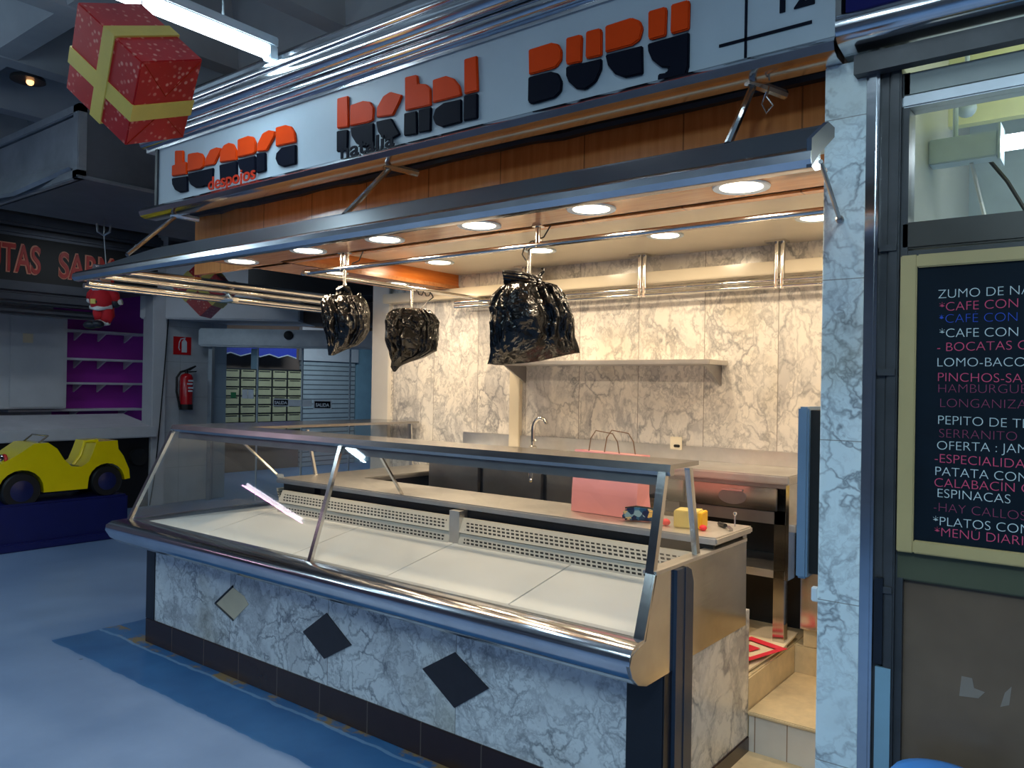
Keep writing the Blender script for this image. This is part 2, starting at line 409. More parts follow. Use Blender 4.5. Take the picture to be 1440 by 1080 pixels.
def dup(root, loc, label, rotz=None):
    r = root.copy(); C.objects.link(r); r.location = loc; r['label'] = label; WL[r] = Vector(loc)
    if rotz is not None: r.rotation_euler = (0, 0, rotz)
    for ch in list(root.children):
        c = ch.copy(); C.objects.link(c); c.parent = r
        for g in ch.children:
            d = g.copy(); C.objects.link(d); d.parent = c
    return r
def words(text, size, mat, org, xdir, parent, name='lettering', extrude=.002, fit=None, label=None, bold=0, up=(0, 0, 1), shear=0):
    """writing as a mesh: org = left end of the baseline, xdir = reading direction"""
    cu = bpy.data.curves.new('t', 'FONT'); cu.body = text; cu.size = size; cu.extrude = extrude; cu.offset = bold; cu.shear = shear
    to = bpy.data.objects.new('t', cu); C.objects.link(to); dg = bpy.context.evaluated_depsgraph_get()
    me = bpy.data.meshes.new_from_object(to.evaluated_get(dg)); bpy.data.objects.remove(to); bpy.data.curves.remove(cu)
    X = Vector(xdir).normalized(); Z = Vector(up).normalized(); Y = Z.cross(X)   # face normal = X x Z
    sx = 1.0
    if fit:
        wd = max(v.co.x for v in me.vertices) - min(v.co.x for v in me.vertices); sx = fit/wd
    off = Vector(org) - (WL[parent] if parent else Vector())
    nrm = X.cross(Z)
    for v in me.vertices:
        c = v.co.copy(); v.co = off + X*c.x*sx + Z*c.y + nrm*c.z
    me.materials.clear(); me.materials.append(M[mat]); o = bpy.data.objects.new(name, me); C.objects.link(o)
    if parent: o.parent = parent; WL[o] = Vector(WL[parent])
    if label: o['label'] = label
    return o
def lamp_area(name, parent, loc, size, power, col, rot=(0, 0, 0), shape='DISK', size_y=None, spread=None):
    l = bpy.data.lights.new(name, 'AREA'); l.shape = shape; l.size = size; l.energy = power; l.color = col
    if size_y: l.size_y = size_y
    if spread: l.spread = spread
    o = bpy.data.objects.new(name, l); C.objects.link(o); o.parent = parent; o.location = Vector(loc) - WL[parent]; o.rotation_euler = rot
    return o
def S(name, mb, mat, **k): return mb.build(name, mat, kind='structure', **k)
LETTER_TOPS=[[(-4.297,2.867),(-4.209,2.853),(-4.204,2.787),(-4.172,2.782),(-4.168,2.713),(-4.326,2.724),(-4.326,2.787),(-4.294,2.787)],[(-4.159,2.824),(-4.11,2.822),(-4.06,2.817),(-4.015,2.803),(-3.994,2.78),(-3.997,2.729),(-4.022,2.72),(-4.16,2.725)],[(-3.989,2.728),(-3.969,2.776),(-3.932,2.81),(-3.875,2.813),(-3.827,2.8),(-3.84,2.776),(-3.891,2.723)],[(-3.839,2.725),(-3.836,2.78),(-3.804,2.812),(-3.758,2.817),(-3.712,2.802),(-3.684,2.765),(-3.68,2.713)],[(-3.675,2.819),(-3.584,2.822),(-3.536,2.808),(-3.514,2.776),(-3.516,2.726),(-3.538,2.72),(-3.672,2.724)],[(-3.505,2.727),(-3.496,2.768),(-3.456,2.811),(-3.406,2.818),(-3.352,2.802),(-3.356,2.78),(-3.419,2.717)],[(-3.347,2.82),(-3.269,2.818),(-3.221,2.801),(-3.193,2.767),(-3.184,2.718),(-3.344,2.724)],[(-2.881,2.866),(-2.805,2.863),(-2.798,2.719),(-2.879,2.726)],[(-2.79,2.816),(-2.705,2.818),(-2.656,2.804),(-2.631,2.773),(-2.634,2.718),(-2.665,2.714),(-2.788,2.72)],[(-2.613,2.725),(-2.611,2.769),(-2.572,2.811),(-2.529,2.821),(-2.455,2.791),(-2.468,2.767),(-2.509,2.714)],[(-2.44,2.863),(-2.372,2.859),(-2.362,2.848),(-2.359,2.818),(-2.311,2.805),(-2.286,2.781),(-2.282,2.711),(-2.436,2.719)],[(-2.276,2.815),(-2.202,2.815),(-2.158,2.794),(-2.124,2.757),(-2.114,2.716),(-2.273,2.719)],[(-2.104,2.859),(-2.036,2.857),(-2.027,2.715),(-2.1,2.717)],[(-1.782,2.817),(-1.678,2.817),(-1.646,2.804),(-1.63,2.777),(-1.631,2.742),(-1.656,2.72),(-1.778,2.721)],[(-1.612,2.817),(-1.552,2.815),(-1.542,2.805),(-1.544,2.714),(-1.605,2.718),(-1.612,2.728)],[(-1.527,2.818),(-1.471,2.816),(-1.461,2.805),(-1.46,2.716),(-1.52,2.719),(-1.528,2.726)],[(-1.448,2.817),(-1.344,2.818),(-1.311,2.798),(-1.299,2.77),(-1.31,2.734),(-1.339,2.722),(-1.446,2.723)],[(-1.28,2.821),(-1.218,2.82),(-1.211,2.811),(-1.213,2.722),(-1.271,2.722),(-1.279,2.731)],[(-1.196,2.82),(-1.136,2.819),(-1.129,2.811),(-1.13,2.721),(-1.191,2.721),(-1.197,2.731)]]
LETTER_FEET=[[(-4.326,2.713),(-4.162,2.702),(-4.156,2.616),(-4.238,2.619),(-4.291,2.643),(-4.319,2.675)],[(-4.156,2.714),(-3.9,2.707),(-3.903,2.618),(-3.964,2.613),(-3.974,2.621),(-4.003,2.616),(-4.073,2.623),(-4.125,2.647),(-4.148,2.678)],[(-3.841,2.712),(-3.679,2.707),(-3.676,2.614),(-3.831,2.619)],[(-3.673,2.712),(-3.516,2.708),(-3.513,2.617),(-3.586,2.62),(-3.631,2.638),(-3.658,2.668)],[(-3.505,2.719),(-3.429,2.71),(-3.425,2.616),(-3.502,2.616)],[(-3.184,2.707),(-3.181,2.612),(-3.275,2.612),(-3.323,2.63),(-3.344,2.662),(-3.337,2.691),(-3.297,2.711)],[(-2.881,2.715),(-2.803,2.708),(-2.803,2.612),(-2.878,2.618)],[(-2.787,2.712),(-2.631,2.705),(-2.628,2.602),(-2.699,2.609),(-2.745,2.635),(-2.777,2.674)],[(-2.616,2.708),(-2.519,2.704),(-2.463,2.624),(-2.528,2.609),(-2.574,2.627),(-2.604,2.663)],[(-2.441,2.709),(-2.365,2.705),(-2.36,2.606),(-2.44,2.612)],[(-2.355,2.707),(-2.281,2.704),(-2.282,2.605),(-2.353,2.61)],[(-2.115,2.702),(-2.112,2.608),(-2.216,2.607),(-2.255,2.626),(-2.272,2.658),(-2.257,2.692),(-2.212,2.706)],[(-2.103,2.713),(-2.03,2.707),(-2.028,2.607),(-2.102,2.61)],[(-1.781,2.713),(-1.678,2.711),(-1.644,2.696),(-1.626,2.661),(-1.631,2.627),(-1.659,2.61),(-1.764,2.608),(-1.781,2.621)],[(-1.611,2.712),(-1.46,2.706),(-1.461,2.669),(-1.484,2.629),(-1.526,2.611),(-1.564,2.622),(-1.598,2.655),(-1.61,2.681)],[(-1.446,2.715),(-1.3,2.711),(-1.297,2.614),(-1.365,2.617),(-1.406,2.639),(-1.435,2.677)],[(-1.281,2.712),(-1.13,2.712),(-1.13,2.6),(-1.14,2.573),(-1.163,2.562),(-1.233,2.567),(-1.241,2.579),(-1.24,2.601),(-1.21,2.598),(-1.2,2.612),(-1.229,2.621),(-1.263,2.653),(-1.278,2.687)]]
CHALK_LINES=[('ZUMO DE NARANJA',-0.405,1.824,'w'),
 ('*CAFE CON LECHE',-0.401,1.789,'p'),
 ('*CAFÉ CON LECHE',-0.402,1.757,'b'),
 ('*CAFE CON LECHE',-0.400,1.718,'w'),
 ('- BOCATAS CALIENTES',-0.406,1.680,'p'),
 ('LOMO-BACON',-0.406,1.639,'w'),
 ('PINCHOS-SALCHICHA',-0.404,1.599,'p'),
 ('HAMBURGUESA',-0.403,1.568,'m'),
 ('LONGANIZA IBERICA',-0.398,1.529,'m'),
 ('PEPITO DE TERNERA',-0.402,1.483,'w'),
 ('SERRANITO',-0.398,1.447,'m'),
 ('OFERTA : JAMON',-0.403,1.414,'w'),
 ('-ESPECIALIDAD',-0.408,1.379,'p'),
 ('PATATA CON CEBOLLA',-0.407,1.344,'w'),
 ('CALABACÍN CON',-0.408,1.313,'p'),
 ('ESPINACAS',-0.401,1.285,'w'),
 ('-HAY CALLOS',-0.409,1.247,'m'),
 ('*PLATOS COMBINADOS',-0.409,1.209,'w'),
 ('*MENÚ DIARIO',-0.405,1.180,'p')]
# ---------------------------------------------------------------- market hall shell
S('floor', MB().box(-16, 4, -6, 14, -.1, 0), 'floor_paint')
S('ceiling', MB().box(-16, 4, -6, 14, 4.6, 4.8), 'concrete')
bm = MB()
for i in range(14):
    x = -15.4 + i*1.35
    bm.prism([(x-.09, -6, 4.15), (x+.09, -6, 4.15), (x+.3, -6, 4.6), (x-.3, -6, 4.6)], (0, 20, 0))
for j in range(14):
    y = -5.6 + j*1.35
    bm.prism([(-16, y-.09, 4.16), (-16, y+.09, 4.16), (-16, y+.3, 4.6), (-16, y-.3, 4.6)], (20, 0, 0))
S('ceiling_ribs', bm, 'concrete')
S('wall_front', MB().box(-16, 4, -6.0, -5.8, 0, 4.6), 'stalls_opposite')
S('wall_right', MB().box(3.8, 4.0, -5.8, 14, 0, 4.6), 'stalls_opposite')
S('wall_far', MB().box(-16, -4.4, 13.6, 13.8, 0, 4.6), 'wall_white')
S('wall_left', MB().box(-15.9, -15.7, -5.8, 13.6, 0, 4.6), 'wall_white')

# fluorescent fittings hung over the aisle
def fluorescent(loc, label, length=1.45, mat='tube_cool', col=COOL, power=P_TUBE, hung=True):
    t = thing('fluorescent_light', label, 'light', loc, group='fluorescent fittings over the aisle')
    x, y, z = loc; h = length/2
    MB().box(x-.035, x+.035, y-h, y+h, z+.03, z+.08).build('housing', 'lamp_white', t, bevel=.006)
    MB().tube([(x, y-h+.05, z), (x, y+h-.05, z)], .032, 12).build('tube', mat, t, smooth=True)
    for s_ in (-1, 1): MB().box(x-.03, x+.03, y+s_*h-.05, y+s_*h+.0, z-.036, z+.03).build('lamp_holder', 'lamp_white', t, bevel=.004)
    if hung:
        for s_ in (-.6, .6): MB().tube([(x, y+s_*h, z+.07), (x, y+s_*h, 4.61)], .006, 6).build('hanger', 'aluminium', t)
    lamp_area('tube_light', t, (x, y, z-.04), .06, power, col, shape='RECTANGLE', size_y=length)
    lamp_area('added_uplight', t, (x, y, z+.09), .06, power*.8, col, rot=(PI, 0, 0), shape='RECTANGLE', size_y=length)  # added upward light that brightens the ceiling, not thrown by the tube
    return t
fluorescent((-3.4, 1.66, 3.2), 'bright white fluorescent tube overhead above the big red gift box')
fluorescent((-6.4, .4, 3.3), 'white fluorescent tube hung over the aisle left of the big gift box', power=P_TUBE*1.5)
fluorescent((-.9, .5, 3.5), 'white fluorescent tube hung over the aisle before the stall number 12', power=P_TUBE*.6)
fluorescent((-3.4, -1.6, 3.3), 'white fluorescent tube over the middle of the aisle behind the viewer')
fluorescent((.1, -.9, 3.1), 'white fluorescent tube over the aisle before the chalkboard stall', power=P_TUBE*5)
fluorescent((-8.2, -1.4, 3.3), 'white fluorescent tube hung far along the aisle near the fruit stall', power=P_TUBE*2.2)
fluorescent((-11.6, -3.5, 2.95), 'unseen pale pink fluorescent tube added for streaks on chrome and glass', mat='tube_pink', col=(1, .45, .78), power=P_PINK)  # out-of-view lamp added for its pink reflections and the streak in the glass

# ---------------------------------------------------------------- stall shell
S('wall_back', MB().box(-4.22, -.60, 4.0, 4.12, 0, 2.9), 'marble_back')
S('wall_pilaster', MB().box(-4.40, -4.22, 3.97, 4.12, 0, 2.9), 'tile_white', bevel=.004)
S('trim_1', MB().box(-3.10, -3.02, 3.965, 4.0, 1.17, 2.13), 'ceiling_cream', bevel=.003)
S('wall_side', MB().box(-.71, -.57, 2.52, 4.1, 0, 2.9), 'tile_white')
S('wall_pillar', MB().box(-.71, -.592, 2.40, 2.52, 0, 2.51), 'marble_pillar', bevel=.003)
S('trim_2', MB().box(-.592, -.557, 2.385, 2.52, 0, 2.50), 'chrome', bevel=.008)
S('ceiling_stall', MB().box(-3.57, -.71, 2.57, 4.0, 2.30, 2.34), 'ceiling_cream')
S('trim_3', MB().box(-4.22, -.71, 3.90, 4.0, 2.135, 2.20), 'ceiling_cream', bevel=.004)
S('floor_platform', MB().box(-3.52, -1.2, 3.15, 4.0, 0, .38).box(-1.2, -.71, 3.72, 4.0, 0, .38), 'step_cream', bevel=.006)
S('floor_passage', MB().box(-1.2, -.71, 2.62, 3.15, 0, .085), 'step_cream')
t = thing('stair_step', 'cream topped step with pale tiled riser leading up beside the counter', 'step', (-.955, 3.43, .085))
MB().box(-1.198, -.712, 3.135, 3.72, .235, .25).build('tread', 'step_cream', t, bevel=.004)
MB().box(-1.195, -.714, 3.15, 3.72, 0, .235).build('riser', 'step_tile', t)
# glossy board above the canopy, and the soffit under it
S('wall_board', MB().box(-4.48, -.71, 2.60, 2.64, 2.2, 2.62), 'wood_board')
S('trim_4', MB().box(-4.48, -.60, 2.42, 2.60, 2.585, 2.61), 'wood_board')
bm = MB(); rr = random.Random(3)
bm.tube([(-4.46+i*.15, 2.575+rr.uniform(-.006, .006), 2.555+rr.uniform(-.006, .006)) for i in range(26)], .022, 8)
bm.build('dark_gap', 'post_black', label='black tube standing in for the dark gap under the stall sign', cat='shutter')  # black tube puts the dark of the groove below the sign into colour

# canopy: wooden soffit with chrome edge, stays, diagonal end panel
t = thing('canopy', 'wood lined stall canopy with polished chrome front edge hung on metal stays', 'canopy', (-2.6, 2.2, 2.08))
bm = MB(); bm.box(-3.91, -.715, 2.07, 2.57, 2.2, 2.214); bm.box(-.715, -.612, 1.99, 2.10, 2.118, 2.126); bm.box(-3.91, -3.57, 2.57, 3.995, 2.2, 2.225); bm.build('soffit_panel', 'wood_soffit', t)
MB().box(-3.585, -3.57, 2.57, 3.99, 2.2, 2.30).build('inner_fascia', 'wood_beam', t)
MB().box(-3.57, -.71, 2.555, 2.57, 2.2, 2.30).build('inner_fascia', 'wood_beam', t)
prof = [(2.0, 2.145), (1.945, 2.142), (1.925, 2.128), (1.922, 2.108), (1.935, 2.092), (1.96, 2.088), (2.0, 2.10)]
MB().prism([(-4.55, y, z) for y, z in prof], (3.95, 0, 0)).build('edge_trim', 'chrome', t, smooth=True)
bm = MB(); bm.prism([(-4.5, 1.96, 2.14), (-.61, 1.96, 2.14), (-.61, 2.06, 2.225), (-3.95, 2.06, 2.225)], (0, .015, .01)); bm.build('upper_fascia', 'fascia_grey', t)
MB().prism([(-.612, 1.93, 2.09), (-.612, 1.93, 2.16), (-.612, 2.06, 2.235), (-.612, 2.115, 2.235), (-.612, 2.115, 2.21), (-.612, 1.98, 2.13)], (.012, 0, 0)).build('end_bracket', 'guard_blue', t)
for x, dx in ((-.93, .06), (-2.57, .10), (-4.36, .12)):
    b = MB(); b.tube([(x, 2.40, 2.50), (x+dx, 2.07, 2.225)], .012, 8); b.tube([(x-.01, 2.38, 2.515), (x+.06, 2.52, 2.50)], .016, 8)
    b.build('stay', 'steel', t, smooth=True)
b = MB(); b.tube([(-.60, 2.0, 2.12), (-.66, 2.385, 2.055)], .006, 8); b.ball((-.66, 2.388, 2.053), .012); b.build('bolt_rod', 'steel_dark', t, smooth=True)
MB().tube([(-.885, 2.42, 2.50), (-.885, 2.40, 2.46), (-.865, 2.40, 2.43), (-.885, 2.40, 2.41), (-.90, 2.40, 2.44), (-.89, 2.41, 2.48)], .003, 6).build('wire_loop', 'chrome_tube', t)

# recessed downlights
def downlight(x, y, z, label):
    t = thing('recessed_downlight', label, 'downlight', (x, y, z), group='round warm downlights in the canopy and stall ceiling')
    return t
def downlight_build(t):
    x, y, z = WL[t]
    MB().lathe([(.066, -.002), (.088, -.006), (.09, .0), (.066, .0)], 32, Matrix.Translation((x, y, z-.001))).build('trim_ring', 'lamp_white', t, smooth=True)
    MB().lathe([(.0665, -.0045), (.0665, -.001)], 32, Matrix.Translation((x, y, z))).build('diffuser', 'disc_warm', t)
    lamp_area('downlight_light', t, (x, y, z-.012), .12, P_DOWN, WARM)
D = [(-3.74, 2.44, 2.2, 'warm round downlight at the left front corner of the wood soffit'),
     (-3.15, 2.42, 2.2, 'second warm downlight from the left along the front soffit'),
     (-2.61, 2.42, 2.2, 'third warm downlight from the left along the front soffit'),
     (-2.06, 2.42, 2.2, 'fourth warm downlight from the left, between the middle and the large bag'),
     (-1.53, 2.42, 2.2, 'second warm downlight from the pillar along the front soffit'),
     (-.97, 2.42, 2.2, 'large bright downlight nearest the marble pillar in front soffit'),
     (-3.66, 2.99, 2.2, 'warm downlight in the left soffit behind the leftmost black bag'),
     (-3.70, 3.53, 2.2, 'warm downlight in the left soffit above the middle black bag'),
     (-3.29, 3.50, 2.3, 'leftmost downlight in the cream ceiling beside the orange wood beam'),
     (-2.53, 3.49, 2.3, 'second downlight in the cream ceiling, right beside the big bag pipe'),
     (-1.77, 3.47, 2.3, 'third downlight in the cream ceiling behind the hanging rail'),
     (-1.05, 3.46, 2.3, 'downlight in the cream ceiling half hidden by the marble pillar')]
for d in D: downlight_build(downlight(*d))

# bundle of brass-lit bars along the left side of the canopy
t = thing('bar_rack', 'rack of parallel steel bars running back under the left canopy end', 'rack', (-4.57, 2.9, 2.06))
for k, (x, z) in enumerate(((-4.53, 2.085), (-4.58, 2.075), (-4.50, 2.13), (-4.46, 2.165))):
    MB().tube([(x, 2.0, z), (x, 3.80, z)], (.017, .015, .019, .021)[k], 10).build('bar', 'chrome_tube', t, smooth=True)
for y in (2.86, 3.78):
    b = MB(); b.box(-4.60, -4.44, y-.02, y+.02, 2.06, 2.085); b.tube([(-4.58, y, 2.07), (-4.45, y, 2.18)], .014, 8); b.tube([(-4.58, y, 2.18), (-4.48, y, 2.07)], .012, 8); b.build('clamp', 'chrome_tube', t)

# hanging rails
t = thing('hanging_rail', 'stainless tube rail running along the stall front and back to the wall', 'rail', (-2.0, 2.55, 2.1))
MB().tube([(-3.36, 2.55, 2.12), (-.715, 2.55, 2.12)], .013, 12).build('tube', 'chrome_tube', t, smooth=True)
MB().tube([(-3.32, 2.52, 2.12), (-3.32, 3.97, 2.12)], .013, 12).build('tube', 'chrome_tube', t, smooth=True)
for x, y in ((-1.86, 2.55), (-3.05, 2.55), (-3.02, 2.55)):
    MB().tube([(x, y, 2.11), (x, y, 2.2)], .012, 10).lathe([(.026, 2.192), (.026, 2.2)], 16, Matrix.Translation((x, y, 0))).build('post', 'chrome_tube', t, smooth=True)
MB().lathe([(.03, 0), (.03, .012)], 16, Matrix.Translation((-3.32, 3.985, 2.12)) @ Matrix.Rotation(PI/2, 4, 'X')).build('wall_flange', 'chrome_tube', t)
for x in (-1.9, -3.0): 
    MB().tube([(x+.02, 2.55, 2.137), (x+.06, 2.56, 2.15), (x+.10, 2.55, 2.19)], .003, 6).build('tie_wire', 'cable_black', t)
t = thing('meat_rail', 'double steel rail held below the ceiling along the marble back wall', 'rail', (-2.3, 3.9, 2.05))
for z in (2.105, 2.075): MB().tube([(-3.52, 3.9, z), (-.72, 3.9, z)], .011, 10).build('tube', 'chrome_tube', t, smooth=True)
for x in (-2.14, -1.375, -2.95):
    MB().tube([(x, 3.9, 2.06), (x, 3.9, 2.30)], .012, 10).box(x-.05, x+.05, 3.86, 3.94, 2.29, 2.30).tube([(x+.03, 3.9, 2.06), (x+.03, 3.9, 2.30)], .012, 10).build('bracket', 'chrome_tube', t, smooth=True)

# ---------------------------------------------------------------- stall sign
t = thing('stall_sign', 'long white stall sign with orange and black stencil letters in chrome frame', 'sign', (-2.6, 2.4, 2.51))
MB().box(-4.5, -.665, 2.372, 2.56, 2.57, 2.905).build('panel', 'sign_white', t)
MB().prism([(-4.60, y, z) for y, z in ((2.42, 2.575), (2.36, 2.575), (2.325, 2.565), (2.31, 2.545), (2.318, 2.522), (2.345, 2.51), (2.42, 2.51))], (3.938, 0, 0)).build('lower_trim', 'chrome', t, smooth=True)
MB().box(-4.515, -4.49, 2.36, 2.56, 2.57, 2.91).build('end_cap', 'post_black', t)
MB().box(-.674, -.658, 2.365, 2.56, 2.57, 3.0).build('end_cap', 'fascia_grey', t)
def cornice(x0, x1, yoff, zoff, parent, dirx=True):
    pr = [(2.42, 2.905), (2.362, 2.905), (2.36, 2.93)]
    for (cy, cz, r) in ((2.345, 2.955, .03), (2.32, 3.025, .045), (2.335, 3.10, .03)):
        pr += [(cy - r*math.sin(a)*1.0, cz - r*math.cos(a)) for a in [PI*k/8 for k in range(9)]]
    pr += [(2.40, 3.135), (2.40, 3.20), (2.46, 3.2)]
    if dirx: return MB().prism([(x0, y+yoff, z+zoff) for y, z in pr], (x1-x0, 0, 0))
    return MB().prism([(yoff-(y-2.4), x0, z+zoff) for y, z in pr], (0, x1-x0, 0))
cornice(-4.62, -.662, 0, 0, None).build('cornice', 'chrome', t, smooth=True)
MB().box(-4.55, -.662, 2.46, 2.8, 2.905, 3.25).build('backing_box', 'duct_dark', t)
for poly in LETTER_TOPS: MB().prism([(x, 2.372, z) for x, z in poly], (0, -.014, 0)).build('letter_top', 'letter_orange', t, bevel=.004)
for poly in LETTER_FEET: MB().prism([(x, 2.372, z) for x, z in poly], (0, -.014, 0)).build('letter_foot', 'letter_black', t, bevel=.004)
words('despojos', .098, 'letter_red', (-3.925, 2.347, 2.584), (1, 0, 0), t, 'small_lettering', fit=.43, bold=.0012)
words('natalia', .092, 'letter_black', (-2.838, 2.347, 2.576), (1, 0, 0), t, 'small_lettering', fit=.35, bold=.0015)
b = MB(); b.box(-.947, -.939, 2.368, 2.372, 2.585, 2.86); b.box(-1.03, -.742, 2.368, 2.372, 2.639, 2.648); b.build('number_lines', 'letter_black', t)
words('12', .13, 'letter_black', (-.862, 2.369, 2.697), (1, 0, 0), t, 'stall_number', bold=.002)

# ---------------------------------------------------------------- display counter
t = thing('display_counter', 'L-shaped stainless refrigerated counter with sloping glass on a marble base', 'counter', (-2.9, 2.9, 0))
# base
b = MB(); b.box(-4.50, -1.342, 2.40, 2.50, .14, .66); b.build('base_panel', 'marble_base', t)
b = MB(); b.box(-1.30, -1.2, 2.575, 3.15, .14, .66); b.build('base_end_panel', 'marble_end', t)
MB().box(-4.555, -4.45, 2.5, 4.0, .14, .66).build('base_side_panel', 'marble_base', t)
MB().box(-4.59, -1.33, 2.392, 2.48, 0, .142).build('skirting', 'skirting_tile', t, bevel=.003)
MB().box(-4.59, -4.48, 2.48, 4.0, 0, .142).build('skirting', 'skirting_tile', t, bevel=.003)
MB().box(-1.28, -1.193, 2.58, 3.15, 0, .145).build('skirting', 'skirting_tile', t, bevel=.003)
MB().box(-4.592, -4.50, 2.394, 2.50, .142, .66).build('corner_strip', 'post_black', t)
MB().box(-1.342, -1.2, 2.396, 2.575, 0, .66).build('corner_post', 'post_black', t, bevel=.004)
b = MB(); b.prism([(-1.2, 2.455+.13*u, z) for u, z in [(0, .0), (1, .0), (1, .88), (.85, .925), (.6, .94), (0, .94)]], (.014, 0, 0)); b.box(-1.201, -1.183, 2.515, 2.525, .0, .94)
b.build('end_guard', 'guard_blue', t)
def diamond(pts): MB().prism([(x, 2.4, z) for x, z in pts], (0, -.006, 0)).build('diamond_tile', 'diamond_black', t)
diamond([(-3.107, .358), (-2.936, .479), (-2.758, .367), (-2.945, .264)]); diamond([(-2.31, .365), (-2.132, .472), (-1.951, .37), (-2.127, .249)])
b = MB(); x, z = -3.726, .395
b.prism([(-3.855, 2.4, .357), (-3.69, 2.4, .300), (-3.56, 2.4, .405), (-3.60, 2.4, .44), (-3.701, 2.4, .468)], (0, -.003, 0)); b.build('diamond_patch', 'card', t, label='bare cement patch where a diamond tile is missing')
b = MB()
for (x0, z0), (x1, z1) in (((-3.862, .357), (-3.701, .475)), ((-3.862, .357), (-3.69, .300))):
    b.tube([(x0, 2.397, z0), (x1, 2.397, z1)], .006, 6)
b.build('patch_edge', 'post_black', t)
# bumper rail, front and left
bump = [(2.40, .62), (2.27, .606), (2.215, .618), (2.178, .65), (2.16, .69), (2.163, .72), (2.185, .742), (2.225, .752), (2.265, .752), (2.29, .745), (2.40, .735)]
def loop_lr(prof, x_left_of, x_right, y_back):
    """profile given as (front y, z): run along the front and mitred round the left corner"""
    m = MB(); A = [m.bm.verts.new((x_right, y, z)) for y, z in prof]
    B_ = [m.bm.verts.new((x_left_of(y), y, z)) for y, z in prof]
    D_ = [m.bm.verts.new((x_left_of(y), y_back, z)) for y, z in prof]
    n = len(prof)
    for P, Q in ((A, B_), (B_, D_)):
        for i in range(n): m.bm.faces.new((P[i], P[(i+1) % n], Q[(i+1) % n], Q[i]))
    m.bm.faces.new(A); m.bm.faces.new(list(reversed(D_))); return m
loop_lr(bump, lambda y: -4.62 + (y-2.16)*1.0, -1.2, 3.98).build('bumper', 'chrome', t, smooth=True)
# end panel
endp = [(2.262, .745), (2.215, .735), (2.172, .72), (2.16, .69), (2.178, .65), (2.215, .618), (2.27, .60), (2.42, .60), (2.592, .61), (3.107, .606), (3.1, .95), (2.335, .952), (2.322, .945)]
MB().prism([(-1.212, y, z) for y, z in endp], (.014, 0, 0)).build('end_panel', 'steel', t)
MB().prism([(-1.235, y, z) for y, z in ((2.247, .752), (2.322, .955), (2.332, .952), (2.258, .75))], (.037, 0, 0)).build('end_flange', 'steel', t)
MB().prism([(-1.245, y, z) for y, z in ((2.322, .945), (2.322, .957), (3.10, .957), (3.10, .945))], (.05, 0, 0)).build('end_ledge', 'steel_top', t)
# inside: trays, grilles, work shelf
for k, (x0, x1) in enumerate(((-1.80, -1.22), (-2.455, -1.804), (-3.10, -2.459), (-3.86, -3.104))):
    MB().prism([(x0+.0015, 2.285, .735), (x0+.0015, 2.77, .825), (x0+.0015, 2.77, .81), (x0+.0015, 2.285, .72)], (x1-x0-.003, 0, 0)).build('tray', 'tray_white', t)
MB().prism([(-4.49, 2.288, .735), (-3.866, 2.288, .735), (-3.866, 2.77, .825)], (0, 0, -.015)).build('tray', 'tray_white', t)
MB().prism([(-4.495, 2.29, .735), (-3.868, 2.77, .825), (-3.868, 3.95, .825), (-4.495, 3.95, .735)], (0, 0, -.015)).build('tray', 'tray_white', t)
for x0, x1 in ((-3.80, -2.487), (-2.425, -1.23)):
    MB().prism([(x0, 2.742, .873), (x0, 2.755, .873), (x0, 2.783, .938), (x0, 2.770, .938)], (x1-x0, 0, 0)).build('grille', 'grille', t)
    MB().prism([(x0, 2.735, .815), (x0, 2.748, .815), (x0, 2.764, .868), (x0, 2.751, .868)], (x1-x0, 0, 0)).build('grille', 'grille', t)
MB().prism([(-3.862, 2.80, .873), (-3.875, 2.80, .873), (-3.900, 2.80, .938), (-3.887, 2.80, .938)], (0, 1.13, 0)).build('grille', 'grille', t)
MB().prism([(-3.868, 2.80, .815), (-3.881, 2.80, .815), (-3.897, 2.80, .868), (-3.884, 2.80, .868)], (0, 1.13, 0)).build('grille', 'grille', t)
MB().box(-2.487, -2.425, 2.742, 2.80, .81, .97).build('grille_post', 'steel_top', t)
MB().box(-3.50, -1.21, 2.80, 2.82, .82, .974).build('gap_shade', 'recess_black', t)  # black slabs paint the shade of the gap behind the grilles
MB().box(-3.83, -3.55, 2.80, 3.95, .82, .974).build('gap_shade', 'recess_black', t)
MB().box(-3.50, -1.205, 3.08, 3.12, .38, .97).build('back_panel', 'steel', t)
b = MB(); pts = [(-1.187, 2.78), (-1.187, 3.14), (-3.52, 3.14), (-3.52, 3.97), (-3.88, 3.97), (-3.88, 2.78)]
b.prism([(x, y, .974) for x, y in pts], (0, 0, .028)).build('work_shelf', 'steel_top', t, bevel=.006)
# glass and top shelf
MB().prism([(-1.238, 2.255, .752), (-1.238, 2.405, 1.262), (-2.85, 2.405, 1.262), (-2.87, 2.255, .752)], (0, .006, 0)).build('glass_pane', 'glass', t)
MB().prism([(-2.886, 2.255, .752), (-2.866, 2.405, 1.262), (-4.335, 2.405, 1.262), (-4.52, 2.255, .752)], (0, .006, 0)).build('glass_pane', 'glass', t)
MB().prism([(-4.525, 2.262, .752), (-4.34, 2.412, 1.262), (-4.34, 3.95, 1.262), (-4.525, 3.95, .752)], (.006, 0, 0)).build('glass_pane', 'glass', t)
MB().prism([(-1.205, 2.275, .80), (-1.205, 2.40, 1.27), (-1.205, 2.59, 1.27), (-1.205, 2.665, .955), (-1.205, 2.33, .955)], (-.005, 0, 0)).build('side_glass', 'glass', t)
bar = lambda p, q, w_=.022, d=.018: MB().prism([Vector(p)+Vector(o) for o in ((-w_/2, -d/2, 0), (w_/2, -d/2, 0), (w_/2, d/2, 0), (-w_/2, d/2, 0))], Vector(q)-Vector(p))
bar((-2.878, 2.25, .75), (-2.858, 2.402, 1.265)).build('mullion', 'steel', t)
bar((-1.218, 2.325, .95), (-1.218, 2.405, 1.275), .03, .024).build('mullion', 'steel', t)
